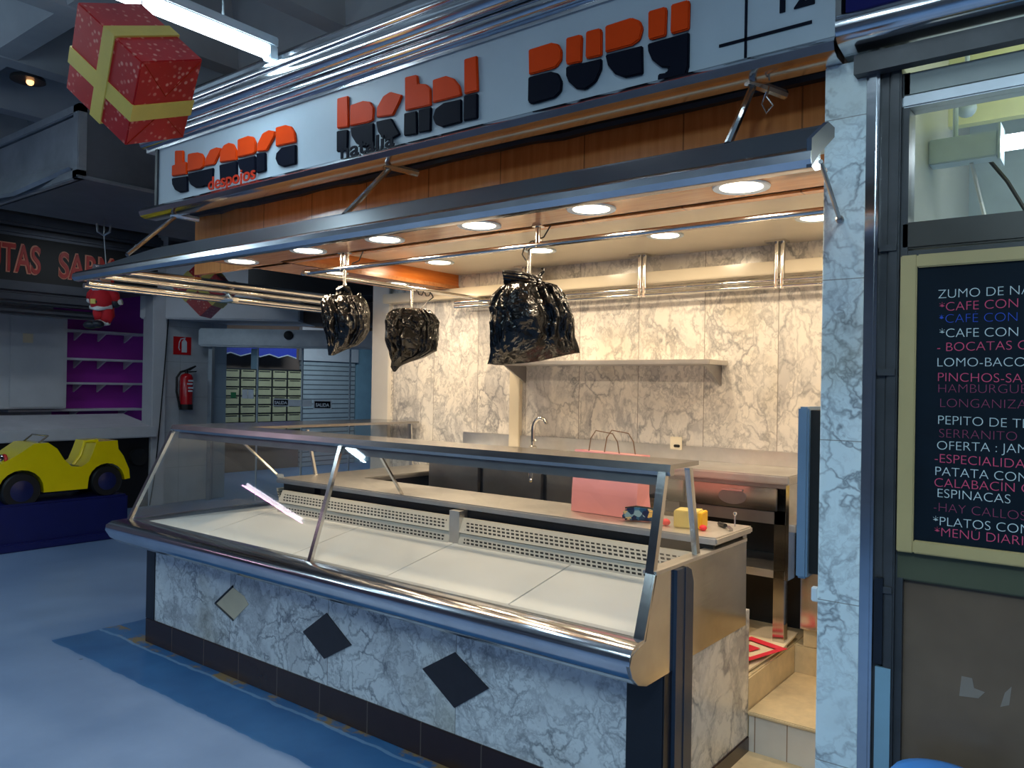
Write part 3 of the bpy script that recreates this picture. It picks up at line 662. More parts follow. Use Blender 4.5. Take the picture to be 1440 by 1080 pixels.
bar((-4.522, 2.252, .75), (-4.338, 2.402, 1.265), .028, .02).build('mullion', 'steel', t)
bar((-1.215, 2.665, .955), (-1.215, 2.59, 1.275), .02, .026).build('back_strut', 'steel', t)
bar((-2.86, 2.80, 1.0), (-2.86, 2.60, 1.27), .016, .012).build('back_strut', 'steel', t)
bar((-3.88, 2.81, 1.0), (-4.10, 2.62, 1.27), .016, .016).build('back_strut', 'steel_top', t)
bar((-3.90, 3.90, .98), (-3.95, 3.93, 1.28), .03, .012).build('back_strut', 'steel_top', t)
bar((-3.86, 3.05, 1.0), (-3.95, 3.05, 1.27), .016, .016).build('back_strut', 'steel_top', t)
topp = [(2.40, 1.262), (2.395, 1.275), (2.40, 1.300), (2.62, 1.300), (2.62, 1.285), (2.43, 1.283), (2.425, 1.262)]
loop_lr(topp, lambda y: -4.345 + (y-2.40)*1.0*2.0 if y > 2.5 else -4.345 + (y-2.40), -1.19, 3.975).build('top_shelf', 'steel_shelf', t)
MB().prism([(-4.30, 2.415, 1.225), (-4.30, 2.421, 1.264), (-1.24, 2.421, 1.264), (-1.24, 2.415, 1.225)], (0, .006, 0)).build('light_rail', 'steel_dark', t)
MB().box(-4.28, -1.26, 2.432, 2.46, 1.262, 1.283).build('glass_clamp', 'steel_dark', t)
MB().box(-.03, .03, -.001, .001, 0, .022, Matrix.Translation((-3.86, 2.80, 1.003)) @ Matrix.Rotation(.3, 4, 'X')).build('price_holder', 'notice_white', t)

# ---------------------------------------------------------------- wall counter, shelf, taps
t = thing('wall_counter', 'stainless steel work counter with drawers along the marble back wall', 'counter', (-2.3, 3.75, .38))
MB().box(-3.50, -1.18, 3.55, 3.998, 1.13, 1.17).build('worktop', 'steel_top', t, bevel=.006)
MB().box(-3.50, -.98, 3.978, 3.998, 1.17, 1.245).build('backsplash', 'steel_top', t, bevel=.003)
MB().box(-3.45, -1.20, 3.57, 3.99, 1.11, 1.13).box(-1.80, -1.20, 3.58, 3.96, .945, 1.0).build('frame_rail', 'steel_dark', t)
MB().box(-1.20, -1.185, 3.57, 3.99, .70, 1.13).build('end_panel', 'steel', t)
def drawer(x0, x1):
    d = MB().box(x0, x1, 3.568, 3.60, 1.005, 1.108).build('drawer', 'steel', t, bevel=.003)
    mx = Matrix.Translation(((x0+x1)/2, 3.567, 1.055)) @ Matrix.Rotation(PI/2, 4, 'X') @ Matrix.Diagonal((1.9, 1, 1, 1))
    MB().lathe([(.036, 0), (.036, .002)], 28, mx).build('recess_pull', 'steel_dark', d)
    MB().box((x0+x1)/2-.05, (x0+x1)/2+.05, 3.558, 3.568, 1.082, 1.09).build('handle', 'chrome', d)
drawer(-1.66, -1.24); drawer(-2.12, -1.70)
for x in (-1.23, -1.70): MB().box(x-.025, x+.025, 3.58, 3.63, .38, 1.0).build('leg', 'steel', t)
MB().box(-1.80, -1.20, 3.58, 3.97, .70, .735).build('under_shelf', 'steel_top', t)
MB().box(-1.82, -1.20, 3.96, 3.985, .38, .95).build('rear_panel', 'recess_black', t)
for x0, x1 in ((-2.52, -2.16), (-2.98, -2.56), (-3.42, -3.02)):
    d = MB().box(x0, x1, 3.572, 3.60, .42, 1.108).build('door', 'steel_dark', t, bevel=.003)
    MB().tube([(x1-.05, 3.555, .88), (x1-.05, 3.572, .88)], .014, 10).build('knob', 'chrome', d, smooth=True)
MB().box(-3.46, -2.14, 3.62, 3.99, .38, 1.11).build('carcass', 'steel_dark', t)
t = thing('tap', 'tall curved swan-neck tap standing on the wall counter', 'tap', (-2.83, 3.86, 1.17))
MB().tube([(-2.83, 3.86, 1.17), (-2.83, 3.86, 1.28)] + [(-2.775-.055*math.cos(a), 3.86, 1.29+.075*math.sin(a)) for a in [PI*k/10 for k in range(9)]], .013, 10).build('spout', 'chrome_tube', t, smooth=True)
MB().lathe([(.026, 0), (.026, .02), (.016, .03)], 20, Matrix.Translation((-2.83, 3.86, 1.17))).build('tap_base', 'chrome_tube', t, smooth=True)
MB().tube([(-2.83, 3.86, 1.22), (-2.79, 3.83, 1.235)], .006, 8).build('lever', 'chrome_tube', t)
t = thing('tap_reflection', 'thin steel tubes with bright tip standing in for the tap reflection at the sink front', 'hose', (-2.60, 3.53, 1.0))  # solid tubes imitate the tap mirrored in the steel front
MB().tube([(-2.62, 3.535, 1.125), (-2.60, 3.525, 1.04)], .006, 8).tube([(-2.60, 3.535, 1.125), (-2.585, 3.525, 1.045)], .006, 8).build('pipe', 'chrome_tube', t)
MB().ball((-2.592, 3.525, 1.035), .013).build('reflection_tip', 'chrome', t, smooth='all')
t = thing('wall_shelf', 'narrow steel shelf on triangular brackets on the marble wall', 'shelf', (-2.4, 3.88, 1.58))
MB().box(-3.08, -1.66, 3.76, 3.998, 1.683, 1.708).build('board', 'steel_top', t, bevel=.003)
for x in (-3.0, -1.70):
    MB().prism([(x-.006, 3.998, 1.683), (x-.006, 3.78, 1.683), (x-.006, 3.998, 1.575)], (.012, 0, 0)).build('bracket', 'steel_dark', t)
t = thing('socket', 'cream wall socket plate just above the steel backsplash', 'socket', (-1.94, 3.99, 1.22))
MB().box(-1.975, -1.905, 3.972, 3.977, 1.222, 1.292).build('plate', 'socket_white', t, bevel=.002)
MB().box(-1.95, -1.915, 3.962, 3.972, 1.235, 1.25).build('plug', 'cable_black', t, bevel=.003)

# steel cabinet at the end of the passage
t = thing('steel_cabinet', 'low stainless steel cupboard standing at the top of the step', 'cabinet', (-1.05, 3.85, .38))
MB().box(-1.17, -.72, 3.70, 3.97, .46, .90).build('body', 'steel', t)
MB().box(-1.185, -.715, 3.68, 3.97, .90, .935).build('top', 'steel_top', t, bevel=.005)
MB().box(-1.10, -.73, 3.69, 3.70, .475, .88).build('door', 'steel', t, bevel=.002)
MB().box(-1.16, -.73, 3.72, 3.95, .38, .46).build('plinth', 'step_cream', t)
# cardboard
b = MB(); b.prism([(-1.52, 3.18, .384), (-1.22, 3.165, .386), (-1.205, 3.60, .392), (-1.46, 3.66, .386)], (0, 0, .008)); b.build('cardboard_sheet', 'card', label='plain flattened cardboard sheet lying underneath on the step platform', cat='cardboard')
t = thing('printed_box_flap', 'flattened cardboard with red printed square on the step platform edge', 'cardboard', (-1.3, 3.42, .40))
MB().prism([(-1.44, 3.30, .402), (-1.27, 3.20, .402), (-1.185, 3.50, .404), (-1.205, 3.78, .407), (-1.36, 3.80, .405)], (0, 0, .008)).build('sheet', 'card', t)
b = MB()
c0, ex, ey = Vector((-1.33, 3.30, 0)), Vector((.33, .95, 0)).normalized()*.24, Vector((-.95, .33, 0)).normalized()*.11
for (u0, u1, v0, v1) in ((-.05, 1, -.9, -.65), (-.05, 1, .65, .9), (-.05, .12, -.65, .65), (.83, 1, -.65, .65), (.35, .62, -.25, .3)):
    b.prism([tuple(c0+ex*u+ey*v_+Vector((0, 0, .4115+.008*u))) for u, v_ in ((u0, v0), (u1, v0), (u1, v1), (u0, v1))], (0, 0, .0015))
b.build('print', 'print_red', t)

# ---------------------------------------------------------------- things on the work shelf
t = thing('paper_bag', 'pink paper carrier bag with cord handles on the work shelf', 'bag', (-1.78, 2.94, 1.002))
z0, z1 = 1.004, 1.27; xa, xb = -1.945, -1.61; ya, yb = 2.95, 3.09
b = MB(); v = b.bm.verts.new
lo = [v(p) for p in ((xa, ya, z0), (xb, ya-.015, z0), (xb, yb-.02, z0), (xa, yb, z0))]
mid = [v(p) for p in ((xa, ya+.004, 1.10), (xb, ya-.010, 1.09), (xb-.012, yb-.02, 1.10), (xa+.01, yb, 1.10))]
hi = [v(p) for p in ((xa+.002, ya+.02, z1+.006), (xb, ya+.01, z1), (xb, yb-.04, z1-.004), (xa, yb-.02, z1))]
for P, Q in ((lo, mid), (mid, hi)):
    for i in range(4): b.bm.faces.new((P[i], P[(i+1) % 4], Q[(i+1) % 4], Q[i]))
b.bm.faces.new(lo); b.build('body', 'pink_paper', t)
b = MB(); v = b.bm.verts.new; a_ = [v(p) for p in ((xa+.006, ya+.024, 1.272), (xb-.004, ya+.014, 1.266), (xb-.004, yb-.044, 1.264), (xa+.006, yb-.024, 1.268))]; q_ = [v(p) for p in ((xa+.006, ya+.03, 1.20), (xb-.006, ya+.02, 1.20), (xb-.006, yb-.05, 1.20), (xa+.008, yb-.03, 1.20))]
for i in range(4): b.bm.faces.new((a_[i], a_[(i+1) % 4], q_[(i+1) % 4], q_[i]))
b.bm.faces.new(q_); b.build('lining', 'paper_inside', t)
for y, dx in ((ya+.02, 0), (yb-.035, .03)):
    MB().tube([(xa+.07+dx, y, 1.24), (xa+.085+dx, y, 1.33), (xa+.11+dx, y, 1.365), (xb-.14+dx, y, 1.355), (xb-.115+dx, y, 1.32), (xb-.10+dx, y, 1.24)], .0025, 6).build('handle', 'cord_brown', t)
t = thing('pouch', 'small blue patterned zip pouch beside the pink paper bag', 'pouch', (-1.58, 2.92, 1.002), rotz=.35)
b = MB()
prof = [(-.072, .004), (-.078, .03), (-.062, .05), (-.02, .058), (.03, .055), (.066, .048), (.076, .03), (.07, .004)]
b.prism([(x, -.02, z) for x, z in prof], (0, .04, 0)); b.build('body', 'pouch_print', t, bevel=.008, local=True, smooth=True)
MB().tube([(-.065, 0, .052), (-.02, 0, .0605), (.03, 0, .0575), (.066, 0, .050)], .004, 6).build('zip', 'cable_black', t, local=True)
t = thing('sponge_pack', 'pale yellow boxed pack on the work shelf near the counter end', 'box', (-1.37, 2.95, 1.002), rotz=.2)
MB().box(-.058, .04, -.05, .05, .0, .068).build('body', 'yellow_pack', t, bevel=.004, local=True)
MB().box(.04, .056, -.05, .05, .0, .064).build('side', 'yellow_bright', t, bevel=.003, local=True)
t = thing('red_clip', 'small red plastic piece left of the yellow pack', 'clip', (-1.455, 2.90, 1.002)); MB().ball((-1.455, 2.90, 1.016), .017, 1.1, 1, .85).build('body', 'red_bright', t, smooth='all')
t = thing('red_clip', 'small red plastic piece right of the yellow pack', 'clip', (-1.295, 2.90, 1.002)); MB().ball((-1.295, 2.90, 1.013), .014, 1.1, 1, .85).build('body', 'red_bright', t, smooth='all')
t = thing('knife_sharpener', 'dark handled steel tool lying at the work shelf end', 'tool', (-1.26, 2.98, 1.002))
MB().tube([(-1.292, 3.05, 1.011), (-1.25, 3.01, 1.012)], .009, 8).build('handle', 'cable_black', t, smooth=True)
MB().prism([(-1.256, 3.015, 1.004), (-1.21, 2.95, 1.004), (-1.20, 2.965, 1.004), (-1.24, 3.025, 1.004)], (0, 0, .008)).build('blade', 'steel', t)
MB().tube([(-1.235, 3.07, 1.003), (-1.235, 3.07, 1.05)], .003, 6).ball((-1.235, 3.07, 1.055), .008).build('pin', 'chrome', t)

# ---------------------------------------------------------------- black bags over the hanging scales
U = Vector((.79, .613, 0)); V = Vector((-.613, .79, 0))
def bag(name_label, hang, prof, depth, folds, seed, knot, tilt=0, sag=0):
    """prof: rows of (z offset, left, right, half depth) from the mouth down"""
    t = thing('wrapped_scale', name_label, 'bag', tuple(hang), group='hanging scales wrapped in black bin bags')
    b = MB(); n = 110; rows = []
    P = []
    for i in range(len(prof)-1):
        for k in range(9):
            f = k/9; P.append([prof[i][j]*(1-f)+prof[i+1][j]*f for j in range(4)])
    P.append(list(prof[-1]))
    H = Vector(hang)
    for i, (z, l, r, d) in enumerate(P):
        row = []; fi = i/(len(P)-1)
        for k in range(n):
            a = 2*PI*k/n; c_, s_ = math.cos(a), math.sin(a)
            pw = .9 - .35*fi
            sg = lambda q_: math.copysign(abs(q_)**pw, q_)
            nz = noise.noise(Vector((c_*2.2+seed, s_*2.2, z*7)))
            # long creases running down from the tied neck, and broken diagonal ones across the belly
            cr1 = 1-abs(noise.noise(Vector((a*folds/2.2+seed*3+nz*.8, z*2.2, seed))))*3.2
            cr2 = 1-abs(noise.noise(Vector((c_*5+z*16, s_*5-z*11, seed*2.3))))*3
            cr3 = 1-abs(noise.noise(Vector((c_*9-z*30, s_*9+z*24, seed*5.1))))*2.4
            amp = (.030*(1-fi)**.7+.007)*min(1, (r-l)*4)
            off = max(-.6, cr1)*amp + max(-.5, cr2)*.010*min(1, d*16) + max(-.5, cr3)*.003*min(1, d*16)
            x = (l+r)/2 + sg(c_)*((r-l)/2 + off*.3); y = sg(s_)*(max(d, .003) + off*min(1, d*14))
            zz = z + (tilt*x + sag*(1-min(1, (2*x/max(.05, r-l))**2)))*fi**2 + .010*noise.noise(Vector((x*9, y*9, seed))) * (1 if 0 < i < len(P)-1 else .3)
            row.append(b.bm.verts.new(H + U*x + V*y + Vector((0, 0, zz))))
        rows.append(row)
    for i in range(len(rows)-1):
        for k in range(n): b.bm.faces.new((rows[i][k], rows[i][(k+1) % n], rows[i+1][(k+1) % n], rows[i+1][k]))
    b.bm.faces.new(rows[0]); b.bm.faces.new(list(reversed(rows[-1])))
    for f in b.bm.faces: f.smooth = True
    o = b.build('bag', 'bin_bag', t, smooth='all')
    k = MB()
    for q in knot: k.tube([H + U*p[0] + V*p[1] + Vector((0, 0, p[2])) for p in q[0]], q[1], 7)
    k.build('gathered_neck', 'bin_bag', t, smooth=True)
    return t
def px(rows, s): return [(-y*s, l*s, r*s, d) for y, l, r, d in rows]
# big bag in the middle of the rail: 1 px of the 6x detail = 0.48 mm
H3 = Vector((-1.90, 2.55, 2.107)); s3 = .000477
x0 = 705
rows = [(y-45, l-x0, r-x0, d) for y, l, r, d in ((300, 640, 770, .03), (330, 560, 830, .05), (365, 480, 930, .085), (440, 412, 995, .10), (540, 385, 1040, .12), (600, 402, 1062, .12), (650, 386, 1078, .12), (800, 390, 1092, .095), (890, 386, 1118, .06), (940, 376, 1132, .03), (968, 362, 1142, .006))]
t = bag('large black bin bag over a scale, hanging widest in the rail middle', H3, px(rows, s3), .12, 7, 1.3,
    [([(-.105+.002*k, -.03-.012*math.sin(k), -.10-.012*k), (-.03, -.075, -.112-.0135*k), (.045, -.045, -.125-.008*k)], .010) for k in range(5)] + [([(.03, 0, -.12), (.055, 0, -.09), (.052, 0, -.075)], .008)], tilt=.135, sag=-.018)
MB().tube([H3, H3+Vector((-.004, 0, -.16))], .009, 10).build('hook_pipe', 'chrome_tube', t, smooth=True)
MB().tube([H3+Vector((.014*math.cos(a), .016*math.sin(a)*1.0, .014+.022*math.sin(a*1.0))) for a in [k*.7 for k in range(12)]], .003, 6).tube([H3+Vector((-.02, -.01, .01)), H3+Vector((-.03, -.012, -.02)), H3+Vector((-.012, -.01, -.045))], .003, 6).build('tie_wire', 'cable_black', t)
H1 = Vector((-3.03, 2.55, 2.107)); s1 = .000527   # 1 px of the 6.36x detail
x0 = 360
rows = [(y-95, l-x0, r-x0, d) for y, l, r, d in ((240, 300, 400, .02), (320, 285, 430, .03), (335, 190, 520, .06), (400, 165, 560, .085), (520, 180, 590, .10), (640, 200, 585, .10), (720, 222, 540, .08), (780, 225, 480, .055), (830, 222, 385, .03), (885, 222, 262, .008))]
t = bag('leftmost black bin bag over a scale, pointed corner at lower left', H1, px(rows, s1), .1, 6, 4.1,
    [([(-.03, -.02, -.10), (.0, -.03, -.085), (.03, -.02, -.105)], .012), ([(.06, 0, -.13), (.075, 0, -.115), (.078, -.01, -.135)], .010), ([(.09, -.01, -.16), (.10, -.02, -.22), (.095, -.01, -.28)], .012)])
MB().tube([H1+Vector((0, 0, .0)), H1+Vector((-.002, 0, -.09))], .009, 10).build('hook_pipe', 'chrome_tube', t, smooth=True)
H2 = Vector((-3.32, 3.30, 2.107)); s2 = .000660
x0 = 868
rows = [(y-320, l-x0, r-x0, d) for y, l, r, d in ((478, 790, 950, .03), (490, 720, 1010, .06), (530, 668, 1060, .09), (590, 640, 1108, .11), (760, 640, 1100, .12), (850, 672, 1085, .10), (905, 690, 985, .07), (950, 700, 860, .045), (1000, 692, 770, .02), (1045, 715, 735, .006))]
t = bag('middle black bin bag over a scale, round with pointed tip below', H2, px(rows, s2), .11, 8, 7.7,
    [([(.02+.014*k*math.cos(k*2.1), -.125+.004*k, -.16-.02*k), (.05*math.sin(k*1.7), -.13, -.18-.012*k), (.06-.01*k, -.12, -.24+.01*k)], .009) for k in range(5)])
MB().tube([H2+Vector((0, 0, 0)), H2+Vector((0, 0, -.12))], .011, 10).build('hook_pipe', 'chrome_tube', t, smooth=True)
MB().tube([H2+Vector((.01*math.cos(k*1.3), .03+.012*k, .022*math.sin(k*1.3)+.0)) for k in range(14)] + [H2+Vector((-.01, .16, -.04)), H2+Vector((0, .09, -.09)), H2+Vector((0, .06, -.115))], .0035, 6).build('coiled_cable', 'cable_black', t)
# ---------------------------------------------------------------- pillar side, next stall
t = thing('folded_flap', 'slim blue-grey metal flap fixed upright on the inner side of marble pillar', 'panel', (-.76, 2.6, 1.0))
MB().box(-.785, -.752, 2.43, 2.74, .985, 1.505).build('leaf', 'panel_blue', t, bevel=.006)
MB().box(-.752, -.712, 2.45, 2.72, 1.0, 1.495).build('recess_shade', 'recess_black', t)  # dark box stands in for the shaded recess beside the leaf
MB().box(-.735, -.715, 2.42, 2.44, .925, .968).build('latch', 'lamp_white', t, bevel=.003)

t = thing('shutter_guide', 'dark double steel shutter guide standing between pillar and chalkboard stall', 'frame', (-.53, 2.43, 0))
MB().box(-.557, -.532, 2.41, 2.50, 0, 2.47).build('channel', 'frame_dark', t, bevel=.004)
MB().box(-.530, -.503, 2.40, 2.50, 0, 2.47).build('channel', 'frame_dark', t, bevel=.004)
for z in (1.95, 1.60, .99): MB().box(-.553, -.508, 2.394, 2.41, z, z+.018).build('strap', 'frame_dark', t)
MB().box(-.552, -.53, 2.392, 2.41, .79, 1.03).build('lock_plate', 'post_black', t)
MB().box(-.548, -.508, 2.396, 2.41, 0, .78).build('worn_cover', 'light_blue', t, label='pale worn lower cover plates')
MB().box(-.62, .6, 2.36, 2.40, 2.455, 2.51).build('header_guide', 'frame_dark', t)

t = thing('shopfront_framing', 'dark metal shopfront framing of the stall right of the marble pillar', 'shopfront', (-.1, 2.45, 0))
MB().box(-.503, .6, 2.42, 2.50, 1.955, 2.03).build('transom', 'frame_brown', t, bevel=.005)
MB().box(-.503, .6, 2.42, 2.50, 2.385, 2.45).build('head', 'pale_band', t, bevel=.004)
MB().box(-.503, .6, 2.415, 2.50, 2.352, 2.385).build('head_bead', 'aluminium', t, bevel=.004)
MB().box(-.503, .6, 2.425, 2.48, 1.93, 1.95).build('lower_head', 'frame_dark', t)
MB().box(-.503, -.485, 2.42, 2.50, 0, 2.45).build('jamb', 'frame_dark', t)
MB().box(-.503, .6, 2.42, 2.47, 1.03, 1.115).build('mid_rail', 'olive_panel', t, bevel=.004)
MB().box(-.503, .6, 2.43, 2.47, 1.115, 1.93).build('backing', 'olive_panel', t)
MB().box(-.49, .6, 2.44, 2.455, 0, 1.03).build('lower_pane', 'brown_glass', t, label='dark brown glossy lower pane')
for pts in ([(-.345, .735), (-.30, .74), (-.285, .76), (-.31, .765), (-.315, .79), (-.34, .79)], [(-.25, .73), (-.23, .74), (-.225, .79), (-.24, .77)]):
    MB().prism([(x, 2.4395, z) for x, z in pts], (0, -.001, 0)).build('tape_scrap', 'tape', t)
S('window_1', MB().box(-.485, .6, 2.455, 2.461, 2.03, 2.352), 'glass')
t = thing('chalkboard', 'pale wood framed menu chalkboard with handwritten coloured chalk lines', 'menu board', (-.1, 2.41, 1.12))
MB().box(-.455, .45, 2.402, 2.425, 1.145, 1.90).build('board', 'chalkboard', t)
fr = MB(); fr.box(-.497, -.455, 2.392, 2.428, 1.112, 1.933).box(-.455, .45, 2.392, 2.428, 1.112, 1.148).box(-.455, .45, 2.392, 2.428, 1.897, 1.933); fr.build('frame', 'pale_wood', t, bevel=.003)
for i, (s_, x, z, c) in enumerate(CHALK_LINES):
    wob = .012*math.sin(i*1.9)
    words(s_, .0345, 'chalk_'+c, (x, 2.4015, z-.014), (1, 0, wob), t, 'chalk_line', extrude=.0005, bold=-.0006 if c in 'wp' else -.0010)
t = thing('next_stall_sign', 'navy sign board with rolled steel cornice above the chalkboard stall', 'sign', (-.1, 2.4, 2.55))
MB().box(-.650, .8, 2.38, 2.5, 2.63, 3.05).build('panel', 'sign_navy', t)
pr = [(2.48, 2.52), (2.40, 2.52), (2.33, 2.53)] + [(2.33-.045*math.sin(a), 2.575-.045*math.cos(a)) for a in [PI*k/8 for k in range(9)]] + [(2.345, 2.632), (2.38, 2.636), (2.48, 2.636)]
MB().prism([(-.652, y, z) for y, z in pr], (1.4, 0, 0)).build('cornice', 'chrome', t, smooth=True)
# inside the next stall
S('wall_next_back', MB().box(-.57, 1.6, 4.1, 4.2, 0, 3.1), 'next_wall')
S('ceiling_next', MB().box(-.57, 1.6, 2.5, 4.2, 2.95, 3.0), 'stall_yellow')
S('wall_next_upper', MB().box(-.57, 1.6, 3.55, 3.6, 2.62, 2.95).box(-.57, 1.6, 2.52, 2.56, 2.52, 2.95), 'stall_yellow')
t = thing('strip_light', 'white trunking with glowing fluorescent tube behind the window above chalkboard', 'light', (-.3, 3.2, 2.4))
MB().box(-.569, -.355, 3.16, 3.24, 2.375, 2.465).build('housing', 'lamp_white', t, bevel=.004)
MB().box(-.352, -.345, 3.14, 3.26, 2.36, 2.485).build('end_plate', 'lamp_white', t)
MB().tube([(-.345, 3.2, 2.425), (.7, 3.2, 2.425)], .028, 12).build('tube', 'tube_cool', t, smooth=True)
MB().tube([(-.49, 3.2, 2.46), (-.49, 3.2, 2.62)], .009, 8).build('stem', 'lamp_white', t)
lamp_area('tube_light', t, (.15, 3.15, 2.40), .06, 45, (.9, 1, .9), rot=(-.5, 0, PI/2), shape='RECTANGLE', size_y=.9)
t = thing('globe_lamp', 'small white globe lamp above the strip light behind the window', 'light', (-.47, 3.3, 2.58)); MB().ball((-.47, 3.3, 2.60), .034).tube([(-.47, 3.3, 2.62), (-.47, 3.3, 2.95)], .008, 8).build('globe', 'lamp_white', t, smooth='all')
b = MB(); b.tube([(-.44, 3.21, 2.375), (-.42, 3.3, 2.25), (-.40, 3.3, 2.16), (-.385, 3.3, 1.9)], .007, 6); b.build('cable', 'cable_white', label='white cable hanging below the strip light behind the window', cat='cable')
b = MB(); b.tube([(-.42, 3.5, 2.45), (-.36, 3.5, 2.36), (-.28, 3.5, 2.20), (-.2, 3.5, 2.19), (.1, 3.6, 2.20), (.3, 4.09, 2.2)], .008, 6); b.build('cable', 'cable_black', label='black cable slanting across the wall inside the next stall', cat='cable')
t = thing('blue_bin', 'bright blue plastic tub with domed lid at the brown pane', 'bin', (-.36, 2.27, 0))
MB().lathe([(.10, 0), (.105, .02), (.118, .52), (.12, .53)], 28, Matrix.Translation((-.36, 2.27, 0))).build('tub', 'bin_blue', t, smooth=True)
MB().lathe([(.125, .53), (.127, .55), (.11, .572), (.07, .585), (.02, .59)], 28, Matrix.Translation((-.36, 2.27, 0))).build('lid', 'bin_blue', t, smooth=True)

# ---------------------------------------------------------------- gift boxes
def gift(label, A, D_, E_, C_, hang_top, asym=True):
    """box spanned from its near vertex D by edges to A, E and C"""
    D0 = Vector(D_); u = Vector(A)-D0; e = Vector(E_)-D0; c = Vector(C_)-D0
    ctr = D0 + (u+e+c)/2
    t = thing('gift_box', label, 'gift box', tuple(ctr), group='wrapped gift boxes hung as decoration')
    P = lambda a, b_, g: D0+u*a+e*b_+c*g
    b = MB(); v = [b.bm.verts.new(P(i, j, k)) for i in (0, 1) for j in (0, 1) for k in (0, 1)]
    for f in ((0, 1, 3, 2), (4, 6, 7, 5), (0, 4, 5, 1), (2, 3, 7, 6), (0, 2, 6, 4), (1, 5, 7, 3)): b.bm.faces.new([v[i] for i in f])
    b.build('box', 'gift_red', t, bevel=.004)
    def strap(axis, lo, hi):
        m = MB(); e0, e1 = -.012, 1.012
        if axis == 0: e0, e1 = -.020, 1.020      # one band passes over the other
        rng = [(e0, e1)]*3; rng[axis] = (lo, hi)
        vv = [m.bm.verts.new(P(rng[0][i], rng[1][j], rng[2][k])) for i in (0, 1) for j in (0, 1) for k in (0, 1)]
        for f in ((0, 1, 3, 2), (4, 6, 7, 5), (0, 4, 5, 1), (2, 3, 7, 6), (0, 2, 6, 4), (1, 5, 7, 3)):
            m.bm.faces.new([vv[i] for i in f])
        m.build('ribbon', 'ribbon_gold', t)
    strap(2, .50, .69); strap(0, .40, .57)
    if asym:
        m = MB()
        for a, q in (((.0, .02, .98), (.0, .5, .62)), ((0, .5, .62), (0, .98, .98)), ((0, .06, .03), (0, .5, .42)), ((0, .5, .42), (0, .96, .03))):
            m.tube([P(*a)-u*.004, P(*q)-u*.004], .0018, 5)
        m.build('paper_fold', 'letter_red', t)
    top = Vector((0, 0, hang_top[2])); near = max((P(i, j, k) for i in (0, 1) for j in (0, 1) for k in (0, 1)), key=lambda p: p.z)
    MB().tube([near - Vector((0, 0, .01)), Vector((near.x, near.y, top.z))], .0025, 5).build('string', 'cable_white', t)
    return t
gift('big red gift box with gold ribbon hanging close overhead at upper left', (-3.0208, 1.2777, 2.9225), (-2.7702, 1.3914, 2.6815), (-2.7887, 1.6376, 2.7783), (-3.0281, 1.464, 2.4475), (0, 0, 4.15))
ctr = Vector((-7.35, 4.42, 2.48)); a = .20
R_ = Vector((.79, .613, 0)); F_ = Vector((-.613, .79, 0)); Zv = Vector((0, 0, 1))
p1 = (R_*.7071+Zv*.7071); p2 = (R_*-.7071+Zv*.7071)
d0 = ctr - p1*a - p2*a - F_*a
gift('small red gift box hung cornerwise behind the rack of steel bars', d0+p1*2*a, d0, d0+F_*1.4*a, d0+p2*2*a, (0, 0, 4.15), asym=False)

# ---------------------------------------------------------------- hanging red suited climbing doll
t = thing('climbing_doll', 'hanging soft doll in red suit with white trim and black boots', 'decoration', (-6.75, 3.1, 2.0), group=None)
o = Vector((-6.75, 3.10, 0)); Rt = Vector((.79, .613, 0)); Fw = Vector((-.613, .79, 0))
def q(x, z, d=0): return o + Rt*x*.85 + Fw*d*.85 + Vector((0, 0, 1.985+(z-1.95)*.63))
b = MB(); b.tube([q(.0, 2.50), q(.005, 2.42), (q(.0, 2.32)), q(.01, 2.24), q(.015, 2.20)], [.05, .085, .10, .095, .07], 16)
b.tube([q(-.02, 2.21), q(-.03, 2.14), q(-.02, 2.06)], [.055, .05, .042], 12); b.tube([q(.045, 2.21), q(.06, 2.12), q(.03, 2.04)], [.055, .05, .042], 12)
b.tube([q(.07, 2.44), q(.12, 2.38), q(.13, 2.30)], [.045, .04, .036], 12); b.tube([q(-.06, 2.44), q(-.11, 2.38), q(-.12, 2.33)], [.045, .04, .034], 12)
b.build('suit', 'santa_red', t, smooth='all')
b = MB(); b.tube([q(-.095, 2.225, -.02), q(0, 2.20, -.09), q(.105, 2.235, -.02)], .022, 10); b.tube([q(.09, 2.275), q(.19, 2.30)], [.026, .024], 10); b.ball(q(-.125, 2.315), .026)
b.tube([q(-.05, 2.05), q(.005, 2.045)], .028, 10); b.tube([q(.015, 2.02), q(.07, 2.03)], .026, 10); b.build('fur_trim', 'fur_white', t, smooth='all')
MB().tube([q(-.10, 2.30, -.015), q(0, 2.285, -.10), q(.10, 2.30, -.015)], .017, 10).build('belt', 'boot_black', t, smooth='all')
MB().box(-.02, .02, -.006, .006, -.02, .02, Matrix.Translation(q(-.03, 2.287, -.118)) @ Matrix.Rotation(math.radians(37.8), 4, 'Z')).build('buckle', 'ribbon_gold', t)
b = MB(); b.ball(q(-.02, 2.57), .075); b.build('head', 'skin', t, smooth='all')
b = MB(); b.ball(q(-.03, 2.50, -.05), .07, 1.1, .6, .8); b.ball(q(-.03, 2.555, -.07), .022, 1.8, .6, .5); b.ball(q(-.02, 2.62, 0), .078, 1, 1, .4); b.build('beard', 'beard_grey', t, smooth='all')
b = MB(); b.tube([q(-.02, 2.63), q(-.01, 2.70), q(.03, 2.76)], [.072, .05, .012], 12); b.build('hat', 'santa_red', t, smooth='all')
MB().ball(q(-.09, 1.985, -.04), .06, 1.3, .9, .62).build('boot', 'boot_black', t, smooth='all')
MB().ball(q(-.02, 1.995, -.05), .055, 1.3, .9, .62).build('boot', 'boot_black', t, smooth='all')
MB().ball(q(.13, 2.28, 0), .04).build('mitten', 'boot_black', t, smooth='all')
b = MB()
for s_ in (-.02, .02): b.ball(q(-.02+s_, 2.58, -.073), .009)
b.build('eyes', 'boot_black', t, smooth='all')
